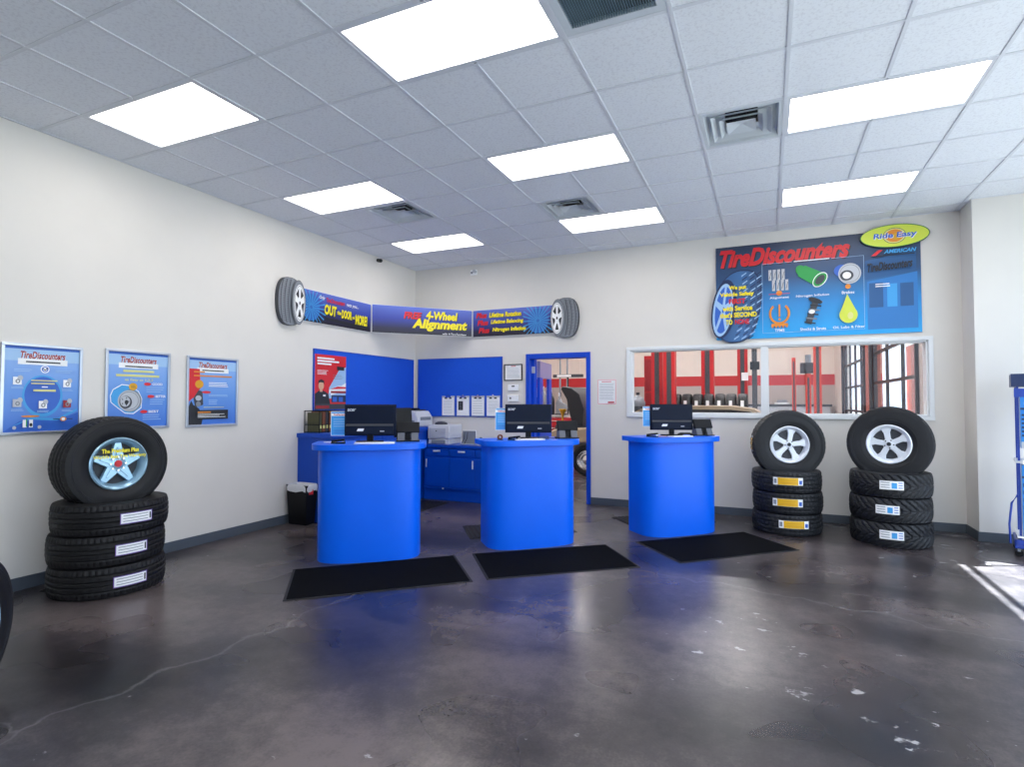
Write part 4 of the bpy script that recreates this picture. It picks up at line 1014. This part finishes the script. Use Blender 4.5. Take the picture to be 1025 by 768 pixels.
def upright(loc, face, R, rb, w, style, rimr, kind, label, rub='rubber'):
    """standing tyre with wheel; face = world angle of the wheel face"""
    mx = Matrix.Rotation(D2(face), 3, 'Z') @ Matrix(((0, 0, 1), (1, 0, 0), (0, 1, 0)))   # local z -> facing, y -> up
    t = thing('mounted_tire', label, 'tire', loc, mx=mx)
    tyre_mesh(R, rimr-.004, w, style, rub).build('casing', t)
    sidewall_rings(R, rb, w, w*.995).build('sidewall_ribs', t)
    silver = 'blue_chrome' if kind in 'LF' else 'silver_paint'
    g = G(); zf = w*.78
    g.lathe([(rimr, -w*.7), (rimr, zf), (rimr+.006, zf+.02), (rimr-.004, zf+.026), (rimr-.018, zf+.016), (rimr-.028, zf-.004), (rimr-.04, zf-.02), (rimr-.042, -w*.6)], silver, 72)
    g.build('rim', t)
    G().cyl(rimr-.02, zf-.06, zf-.05, 'ink' if kind == 'L' else 'dark_grey', 48).build('spoke_shade', t)  # dark disc stands in for the shade behind the spokes
    g = G()
    a_off = {'L': 90, 'F': 60, 'M': 80, 'R': 99}[kind]
    for k in range(5):
        a_ = D2(a_off+72*k)
        if kind == 'L': pl = [(.03, -.05), (rimr-.036, -.022), (rimr-.036, .022), (.03, .05)]
        else: pl = [(.0, -.034), (.06, -.026), (rimr*.6, -.028), (rimr-.04, -.046), (rimr-.018, -.058), (rimr-.018, .058), (rimr-.04, .046), (rimr*.6, .028), (.06, .026), (0, .034)]
        g.prism(pl, zf-.045, zf-.008, silver, Rz(a_))
        if kind == 'L': g.prism([(.05, -.018), (rimr-.07, -.008), (rimr-.07, .008), (.05, .018)], zf-.008, zf-.002, silver, Rz(a_))
    g.build('spokes', t, bevel=.005)
    g = G(); g.lathe([(.001, zf-.0), (.03, zf-.002), (.05, zf-.01), (.058, zf-.03)], silver, 32)
    g.build('hub', t)
    if kind == 'L':
        for k in range(8): G().cyl(.007, zf-.012, zf+.006, 'chrome', 10, Rz(k*PI/4) @ Tr(.052, 0, 0)).build('lug_nut', t)
        G().cyl(.027, zf, zf+.004, 'red', 24).build('cap', t)
        a = Art(w*1.02)
        a.text('The Premium Plus', -.13, .088, .13, .122, 'yellow', .04); a.text("World's Best Tire Warranty", -.185, .04, .185, .075, 'yellow', .03); o = a.build('decal', t); o['label'] = 'yellow two line slogan over the wheel'
    else:
        G().cyl(.02, zf-.002, zf+.004, 'ink', 20).build('cap', t)
        for k in range(5): G().cyl(.007, zf-.012, zf-.002, 'dark_grey', 10, Rz(D2(a_off+36+72*k)) @ Tr(.042, 0, 0)).build('lug_nut', t)
    return t
upright((.495, -4.83, .965), -5, .372, .25, .14, 'rib', .2, 'L', 'tire on a chrome star wheel with yellow slogan, standing on the left wall stack', 'rubber_brown')
uM = upright((5.515, -.6, .972), -78, .388, .23, .115, 'block', .203, 'M', 'tire on a silver five spoke wheel standing on the left of the two window stacks')
sticker(.382, .11, D2(0), .5, 0.0, 'M').build('sticker', uM, fix=False).rotation_euler = (0, 0, PI)
upright((6.49, -.72, 1.015), -104, .392, .215, .115, 'chevron', .197, 'R', 'largest tire on a silver wheel standing on the rightmost stack')
upright((1.74, -6.237, .357), 42, .357, .25, .11, 'rib', .212, 'F', 'black tire cut off by the left picture edge, standing on the floor', 'rubber_brown')

# ------------------------------------------------------------------ display rack at the right edge
t = thing('display_rack', 'blue wheeled product display rack at the right edge of the picture', 'rack', (7.435, -.96, 0), math.radians(-16))
g = G()
g.box(0, .6, 0, .4, .08, .11, 'rack_blue'); g.box(.0, .6, 0, .02, .11, .16, 'rack_blue'); g.box(0, .02, 0, .4, .11, .16, 'rack_blue')
g.build('base', t, smooth=False, bevel=.004)
for x, y in ((.03, .03), (.57, .03), (.03, .37), (.57, .37)):
    c_ = G().cyl(.032, -.012, .012, 'black_plastic', 20, Tr(x, y, .033) @ Rx(PI/2)).build('caster', t); G().box(x-.012, x+.012, y-.018, y+.018, .05, .082, 'mid_grey').build('fork', c_, smooth=False)
for x, y in ((.045, .03), (.57, .03), (.045, .37), (.57, .37)): G().box(x-.009, x+.009, y-.009, y+.009, .11, 1.62, 'rack_blue').build('post', t, smooth=False)
G().tube([(-.03, .02, .12), (-.035, .02, .3), (-.015, .02, .5), (.03, .02, .58)], .009, 'rack_blue', 10).build('handle', t)
G().box(.0, .6, -.01, .41, 1.6, 1.72, 'navy').build('header', t, smooth=False)
G().box(.02, .6, -.01, .02, 1.5, 1.58, 'rack_blue').build('shelf_edge', t, smooth=False)
for z0, z1, m in ((1.02, 1.5, 'pack_blue'), (.2, .86, 'pack_blue')):
    p_ = thing('product_box', 'tall light blue product box on the upper part of the display rack' if z0 > 1 else 'tall blue product box on the lower part of the display rack', 'product box', (7.435, -.96, 0), math.radians(-16))
    G().box(.062, .2, .0, .2, z0, z1, m).build('carton', p_, smooth=False)
    a = Art(0); a.rect(.063, z0+.001, .199, z1-.001, m); a.rect(.065, z0, .19, z0+.06, 'light_grey'); a.rect(.062, z1-.12, .2, z1-.1, 'navy'); a.ring(.13, z1-.06, .04, .035, .008, 'white'); a.lines(.07, z0+.1, .1, z1-.15, 6, 'navy', .5); a.rect(.12, z0+.1, .19, z0+.24, 'ink')
    o = a.build('print', p_); o.matrix_local = Matrix(((1, 0, 0, 0), (0, 0, -1, -.001), (0, 1, 0, 0), (0, 0, 0, 1)))
G().box(.02, .6, .0, .4, .88, .9, 'light_grey').build('shelf', t, smooth=False); G().box(.02, .6, .0, .4, .18, .195, 'paper_white').build('shelf', t, smooth=False)
G().box(.07, .6, -.004, .0, .87, .91, 'paper_white').build('price_strip', t, smooth=False)

# ------------------------------------------------------------------ workshop behind the wall
YG, XG, HG = 12.37, 7.3, 5.2
g = G(); g.box(-3, XG, YG, YG+.2, 0, 1.99, 'garage_grey'); g.box(-3, XG, YG, YG+.2, 1.99, 2.33, 'stripe_red'); g.box(-3, XG, YG, YG+.2, 2.33, HG, 'garage_paint')
struct(g.build('wall_garage_back', smooth=False))
g = G()
k = -2.9
while k < XG-.2:
    g.box(k, k+.03, YG-.02, YG, 2.33, HG, 'garage_paint'); k += .42
struct(g.build('trim_1', smooth=False))
g = G(); g.box(-3.2, -3, .15, YG+.2, 0, HG, 'garage_paint'); struct(g.build('wall_garage_left', smooth=False))
struct(G().box(-3, 0, 0, .15, 0, HG, 'garage_paint').build('wall_garage_front', smooth=False))
struct(G().box(-3, XG+.2, .15, .2, H+.3, HG, 'garage_paint').build('wall_garage_upper', smooth=False))
struct(G().box(-3.2, XG+.2, .1, YG+.2, HG, HG+.1, 'garage_paint').build('ceiling_garage', smooth=False))
DOORS = [(1.87, 5.71, 3), (6.5, 10.3, 4)]; DT = 3.66
g = G(); g.box(XG, XG+.2, .15, 1.87, 0, HG, 'garage_grey'); g.box(XG, XG+.2, 5.71, 6.5, 0, DT, 'brick'); g.box(XG, XG+.2, 10.3, YG, 0, HG, 'garage_paint'); g.box(XG, XG+.2, 1.87, 10.3, DT, HG, 'garage_paint')
struct(g.build('wall_garage_right', smooth=False))
for q, (y0, y1, n) in enumerate(DOORS):
    lab = 'glazed roll-up door nearest the window, seen at the right through the glass' if q == 0 else 'further glazed roll-up door deeper in the workshop'
    g = G()
    g.box(XG+.03, XG+.1, y0, y0+.07, 0, DT, 'door_metal'); g.box(XG+.03, XG+.1, y1-.07, y1, 0, DT, 'door_metal')
    for k in range(1, n): y = y0+(y1-y0)*k/n; g.box(XG+.04, XG+.09, y-.025, y+.025, 0, DT, 'door_metal')
    for k in range(7): z = k*.61; g.box(XG+.04, XG+.09, y0+.07, y1-.07, z-.025 if k else 0, z+.03, 'door_metal')
    g.box(XG-.04, XG+.02, y0-.05, y0+.02, 0, DT, 'door_metal'); g.box(XG-.04, XG+.02, y1-.02, y1+.05, 0, DT, 'door_metal')
    o = struct(g.build('door_%d' % (q+2), smooth=False), lab)
    G().box(XG+.063, XG+.067, y0+.07, y1-.07, .03, DT-.02, 'glass').build('door_glass', o, smooth=False)
for q, y in enumerate((3.2, 7.8)):  # fill lights added out of view to brighten the workshop
    for x in (0.5, 4.5):
        t = thing('garage_fill_light', 'unseen fill light added under the workshop ceiling to brighten it', 'ceiling light', (x, y, HG-.1), group='added workshop fill lights')
        G().box(-1, 1, -.12, .12, .05, .1, 'white').build('housing', t, smooth=False); G().box(-.98, .98, -.1, .1, .03, .05, 'garage_fill').build('fill_panel', t, smooth=False)
def lift_post(x, y, w, d, label, arm=1, h=3.6, m='lift_red'):
    t = thing('lift_post', label, 'car lift', (x, y, 0), 0)
    g = G(); g.prism([(-w/2, -d/2), (w/2, -d/2), (w/2, d/2), (w*.28, d/2), (w*.28, -d*.2), (-w*.28, -d*.2), (-w*.28, d/2), (-w/2, d/2)], .02, h, m); g.build('column', t, smooth=False)
    G().box(-w*.5, w*.5, -d*.8, d*.8, 0, .02, m).build('base_plate', t, smooth=False)
    G().box(-w*.2, w*.2, -d*.55, -d*.5, .1, h-.1, 'dark_grey').build('chain_slot', t, smooth=False)
    c_ = G().box(-w*.5, w*.5, -d*.7, -d*.5, .35, .75, 'dark_grey').build('carriage', t, smooth=False)
lift_post(3.06, 4.95, .25, .22, 'leftmost tall red lift post seen through the garage window')
lift_post(3.36, 4.75, .24, .26, 'wide red lift post second from the left in the window')
lift_post(4.02, 6.2, .28, .26, 'red lift post third from the left behind the tire row')
lift_post(4.75, 7.4, .24, .28, 'red lift post in front of the far wall stripe, centre of left pane')
lift_post(6.42, 7.2, .16, .2, 'tall orange red post at the centre of the right window pane', 1, 3.6, 'orange_red')
lift_post(6.27, 8.0, .12, .16, 'shorter orange red post left of the tall one in the right pane', -1, 2.16, 'orange_red')
lift_post(5.96, 8.4, .09, .12, 'thin orange red post nearest the window mullion in the right pane', -1, 2.6, 'orange_red')
t = thing('lift_motor', 'dark green motor box on the short orange post in the workshop', 'motor', (6.25, 7.95, 2.17))
G().box(-.16, .16, -.12, .12, 0, .26, 'dark_grey').build('housing', t, bevel=.01); G().cyl(.07, 0, .2, 'mid_grey', 20, Tr(.02, -.02, .26)).build('motor', t)
t = thing('control_box', 'dark power unit beside the red lift post in the left window pane', 'motor', (5.03, 7.35, 0))
G().box(-.06, .06, -.06, .06, 0, 2.9, 'dark_grey').build('conduit', t, smooth=False); G().box(-.1, .12, -.12, -.06, 2.25, 2.45, 'black_plastic').build('box', t, bevel=.01); G().box(-.3, -.14, -.17, -.165, 1.98, 2.18, 'paper_white').build('label_plate', t, smooth=False)
t = thing('parts_cabinet', 'tall red cabinet at the left side of the window view', 'cabinet', (2.85, 5.9, 0))
G().box(-.25, .25, -.2, .2, 0, 2.55, 'lift_red').build('body', t, smooth=False, bevel=.006)
for z in (.1, .9, 1.7): d_ = G().box(-.23, .23, -.22, -.2, z, z+.76, 'deep_red').build('door', t, smooth=False); G().box(.15, .17, -.24, -.22, z+.3, z+.45, 'chrome').build('handle', d_, smooth=False)
t = thing('air_compressor', 'grey domed machine in front of the red cabinet in the workshop', 'machine', (2.62, 4.9, 0))
G().cyl(.16, 0, 1.35, 'dark_grey', 24).build('tank', t); G().lathe([(.16, 1.35), (.17, 1.42), (.13, 1.52), (.05, 1.58), (.001, 1.6)], 'mid_grey', 24).build('dome', t); G().cyl(.04, 1.6, 1.66, 'ink', 16).build('valve', t)
# row of tires on a rack in the workshop
t = thing('tire_rack', 'grey steel rack carrying the row of tires behind the tan car', 'rack', (3.9, 5.3, 0))
g = G()
for x in (-.62, 0, 1.0):
    for y in (-.2, .2): g.box(x-.02, x+.02, y-.02, y+.02, 0, 1.0, 'mid_grey')
for y in (-.2, .2): g.box(-.65, 1.03, y-.02, y+.02, .98, 1.02, 'mid_grey'); g.box(-.65, 1.03, y-.02, y+.02, .3, .34, 'mid_grey')
g.build('frame', t, smooth=False)
tm = tyre_mesh(.33, .2, .1, 'plain').build('casing', None); me_t = tm.data; bpy.data.objects.remove(tm)
tn = ['first tire from the left in the workshop tire row', 'second tire from the left in the workshop tire row', 'third tire from the left in the workshop tire row', 'fourth and middle tire in the workshop tire row', 'third tire from the right in the workshop tire row', 'second tire from the right in the workshop tire row', 'rightmost tire in the workshop tire row']
for k in range(7):
    t = thing('stored_tire', tn[k], 'tire', (3.42+.235*k, 5.3, 1.3), 0, 'tires in a row in the workshop')
    o = bpy.data.objects.new('casing', me_t); COL.objects.link(o); o.parent = t; o.rotation_euler = (0, PI/2, 0)
    G().box(-.035, .03, -.352, -.345, .02, .16, 'paper_white', Rx(-.05)).build('tag', t, smooth=False)
# workbench at the far wall
t = thing('workbench', 'long grey cabinet bench along the far workshop wall', 'workbench', (5.2, 12.0, 0))
G().box(-1.4, 1.9, -.3, .35, 0, 1.3, 'light_grey').build('body', t, smooth=False); G().box(-1.45, 1.95, -.34, .35, 1.3, 1.37, 'dark_grey').build('top', t, smooth=False)
t = thing('bench_machine', 'small pale machine on the far workbench', 'machine', (5.75, 11.9, 1.37))
G().cyl(.22, 0, .06, 'white', 24).build('dish', t); G().box(-.15, .15, -.1, .1, .06, .14, 'mid_grey').build('head', t, bevel=.02)
# car with raised hood
def car():
    t = thing('car', 'tan car with raised hood standing in the workshop, facing left', 'car', (0, 0, 0))
    y0, y1 = 2.78, 4.4
    XZ = Matrix(((1, 0, 0, 0), (0, 0, 1, 0), (0, 1, 0, 0), (0, 0, 0, 1)))
    low = [(1.22, .32), (1.18, .5), (1.22, .8), (1.4, .9), (2.1, .96), (5.3, .98), (5.75, .92), (5.85, .6), (5.8, .3), (5.25, .28)]
    def arch(cx): return [(cx+.36*math.cos(a), .3+.36*math.sin(a)) for a in [PI*k/10 for k in range(11)]]
    body = [(1.22, .32), (1.18, .5), (1.22, .82), (1.4, .9), (2.35, .96), (5.3, .98), (5.75, .92), (5.85, .6), (5.8, .3)] + [p for p in arch(5.0)] + [p for p in arch(2.04)]
    G().prism(body, y0, y1, 'tan_paint', XZ).build('body', t, bevel=.03)
    cab = [(2.45, .95), (3.15, 1.3), (3.5, 1.355), (4.7, 1.36), (5.1, 1.3), (5.55, .97)]
    G().prism([(2.6, .95), (3.22, 1.28), (3.52, 1.33), (4.68, 1.33), (5.03, 1.27), (5.4, .97)], y0+.1, y1-.1, 'ink', XZ).build('windows', t)
    g = G(); g.prism([(3.0, 1.27), (3.2, 1.33), (3.55, 1.375), (4.7, 1.375), (5.1, 1.32), (5.2, 1.26), (4.7, 1.31), (3.5, 1.31)], y0+.08, y1-.08, 'tan_paint', XZ)
    for xa, xb in (((2.45, .95), (3.15, 1.32)), ((3.95, .95), (3.95, 1.33)), ((5.5, .96), (5.05, 1.3))):
        dx = .035; g.prism([(xa[0]-dx, xa[1]), (xa[0]+dx, xa[1]), (xb[0]+dx, xb[1]), (xb[0]-dx, xb[1])], y0+.085, y0+.12, 'tan_paint', XZ)
    g.build('roof', t)
    for x in (2.04, 5.0):
        for y, s in ((y0+.02, -1), (y1-.22, 1)):
            o = tyre_mesh(.3, .2, .1, 'plain').build('wheel', t); o.location = (x, y+.1, .3); o.rotation_euler = (PI/2, 0, 0)
            g = G(); g.lathe([(.205, -.07), (.205, .06), (.19, .07), (.18, .05), (.15, .03), (.14, .045), (.12, .045), (.1, .02), (.05, .05), (.001, .055)], 'chrome', 32); r_ = g.build('hubcap', o)
    G().prism([(1.75, .98), (1.95, .97), (1.98, 1.3), (1.88, 1.6), (1.72, 1.72), (1.52, 1.76), (1.5, 1.7), (1.62, 1.5), (1.68, 1.2)], y0+.1, y1-.1, 'ink', XZ).build('hood', t, bevel=.01)
    G().box(1.35, 2.2, y0+.15, y1-.15, .86, .98, 'dark_grey').build('engine', t, bevel=.02)
    G().box(1.16, 1.22, y0+.1, y0+.4, .6, .75, 'white').build('headlight', t, bevel=.01)
car()
t = thing('tool_chest', 'red tool chest in the workshop seen through the doorway', 'tool chest', (.62, 5.4, 0))
G().box(-.35, .35, -.25, .25, .1, 1.05, 'deep_red').build('body', t, smooth=False, bevel=.01)
for k in range(5): d_ = G().box(-.32, .32, -.27, -.25, .14+.18*k, .29+.18*k, 'lift_red').build('drawer', t, smooth=False); G().box(-.28, .28, -.285, -.27, .25+.18*k, .27+.18*k, 'chrome').build('handle', d_, smooth=False)
for x in (-.28, .28): G().cyl(.05, -.02, .02, 'black_plastic', 16, Tr(x, 0, .05) @ Rx(PI/2)).build('caster', t)
t = thing('bench_grinder', 'round grey machine standing on the red tool chest', 'machine', (.6, 5.4, 1.052))
G().box(-.15, .15, -.1, .1, 0, .1, 'dark_grey').build('base', t, bevel=.01); G().cyl(.13, -.08, .08, 'mid_grey', 28, Tr(0, 0, .24) @ Rx(PI/2)).build('wheel_guard', t); G().box(-.3, .3, -.12, -.08, .02, .07, 'chrome').build('rest', t)
t = thing('work_light', 'horizontal bar work light on a dark stand above the raised hood', 'work light', (.42, 6.4, 0))
G().tube([(0, 0, 0), (0, 0, 2.1)], .02, 'ink', 8).build('stand', t); G().box(-.42, .42, -.04, .04, 2.1, 2.18, 'dark_grey').build('housing', t, smooth=False); G().box(-.3, .1, -.05, -.04, 2.11, 2.17, 'white').build('lens', t, smooth=False); G().box(-.2, .2, -.2, .2, 0, .03, 'ink').build('base', t)
t = thing('funnel', 'yellow funnel resting on the engine of the tan car', 'funnel', (1.42, 3.2, .985))
G().lathe([(.015, 0), (.02, .14), (.03, .2), (.075, .3), (.08, .31), (.07, .3), (.02, .2)], 'gold', 20).build('cone', t); G().lathe([(.078, .3), (.084, .305), (.078, .315)], 'gold', 20).build('rim', t)
for k, (x, y) in enumerate(((-.62, 8.6), (-.42, 8.7))):
    t = thing('hanging_hose', ['grey hose hanging from the workshop ceiling, left one', 'grey hose hanging from the workshop ceiling, right one'][k], 'hose', (x, y, 0))
    G().tube([(0, 0, 1.7), (.01, 0, 2.6), (0, 0, 3.6), (0, 0, HG)], .03, 'mid_grey', 8).build('hose', t); G().cyl(.04, 1.6, 1.72, 'ink', 12).build('nozzle', t)
for k, (x, h_, m_) in enumerate(((-.95, 1.75, 'dark_grey'), (-.7, 1.9, 'mid_grey'), (-.45, 1.8, 'ink'), (-.2, 1.7, 'mid_grey'))):
    t = thing('gas_bottle', ['dark gas bottle furthest left by the open door', 'tall grey gas bottle, second from the left by the door', 'black gas bottle, third from the left by the door', 'grey gas bottle nearest the red tool chest'][k], 'gas bottle', (x, 7.4, 0), 0, 'gas bottles in the workshop')
    G().lathe([(.001, 0), (.1, 0), (.1, h_-.3), (.07, h_-.2), (.03, h_-.15), (.03, h_-.1), (.001, h_-.1)], m_, 20).build('cylinder', t); G().cyl(.03, h_-.1, h_, 'chrome', 12).build('valve', t)

# ------------------------------------------------------------------ outdoors
struct(G().box(-60, 120, -70, 90, -.25, -.12, 'concrete_out').build('ground', smooth=False))
t = thing('tree', 'green tree outside the roll-up doors', 'tree', (13.2, 13.5, -.12))
G().cyl(.15, 0, 1.6, 'bark', 12).build('trunk', t)
bm = bmesh.new(); bmesh.ops.create_icosphere(bm, subdivisions=4, radius=1.3)
for v in bm.verts: v.co *= 1+.18*math.sin(v.co.x*5)*math.cos(v.co.y*6+v.co.z*4)+random.uniform(-.06, .06); v.co.z += 2.2
me = bpy.data.meshes.new('crown'); bm.to_mesh(me); bm.free(); me.materials.append(M['leaf']); o = bpy.data.objects.new('crown', me); COL.objects.link(o); o.parent = t
t = thing('brick_building', 'red brick building outside beyond the roll-up doors', 'building', (14, 21, -.12))
G().box(-2.5, 2.5, 0, 3, 0, 4.2, 'brick').build('wall', t, smooth=False); G().box(-2.6, 2.6, -.1, 3.1, 4.2, 4.4, 'white').build('roof', t, smooth=False)
for x in (-1.6, .4): G().box(x, x+1.1, -.03, 0, 1.0, 2.6, 'ink').build('window', t, smooth=False)

# ------------------------------------------------------------------ light
wld = bpy.data.worlds.new('sky'); scn.world = wld; wld.use_nodes = True
bg = wld.node_tree.nodes['Background']; bg.inputs['Color'].default_value = (.68, .81, 1., 1); bg.inputs['Strength'].default_value = 3.4
sun = bpy.data.lights.new('sun', 'SUN'); sun.energy = 75; sun.angle = .009; sun.color = (.86, 1, 1)
so = bpy.data.objects.new('sun', sun); COL.objects.link(so)
dv = Vector((-.389, -.135, 0)).normalized(); dv.z = -3.0/1.87; so.rotation_euler = dv.to_track_quat('-Z', 'Y').to_euler()
def portal(name, loc, rot, sx, sy):
    l = bpy.data.lights.new(name, 'AREA'); l.shape = 'RECTANGLE'; l.size = sx; l.size_y = sy; l.cycles.is_portal = True
    o = bpy.data.objects.new(name, l); COL.objects.link(o); o.location = loc; o.rotation_euler = rot
portal('window_portal', (XR+.13, -5.13, 1.68), (0, PI/2, 0), 3.36, 8.94)
portal('window_portal', (6.45, YF-.13, 1.78), (PI/2, 0, 0), 3.3, 2.55)
portal('window_portal', (XG+.15, 6.1, 1.83), (0, PI/2, 0), 3.66, 8.4)

# ------------------------------------------------------------------ camera
cam = bpy.data.cameras.new('camera'); cam.sensor_fit = 'HORIZONTAL'; cam.sensor_width = 36
cam.lens = 551.50208/1025*36; cam.shift_x = -17.6/1025; cam.shift_y = 1.08/1025; cam.clip_start = .05; cam.clip_end = 300
co = bpy.data.objects.new('camera', cam); COL.objects.link(co)
yaw, pit, rol = .40667, .03048, -.00057
R = (Matrix.Rotation(yaw, 3, 'Z') @ Matrix.Rotation(pit, 3, 'X') @ Matrix.Rotation(rol, 3, 'Y')) @ Matrix(((1, 0, 0), (0, 0, -1), (0, 1, 0)))
co.matrix_world = Matrix.Translation((5.309, -7.563, 1.457)) @ R.to_4x4()
scn.camera = co
vs = scn.view_settings; vs.view_transform = 'Standard'; vs.look = 'None'; vs.exposure = 0.04; vs.gamma = 1; vs.use_curve_mapping = False
scn.cycles.use_denoising = True; scn.cycles.denoising_prefilter = 'ACCURATE'; scn.cycles.max_bounces = 10; scn.cycles.diffuse_bounces = 5; scn.cycles.transparent_max_bounces = 12
scn.cycles.sample_clamp_indirect = 6
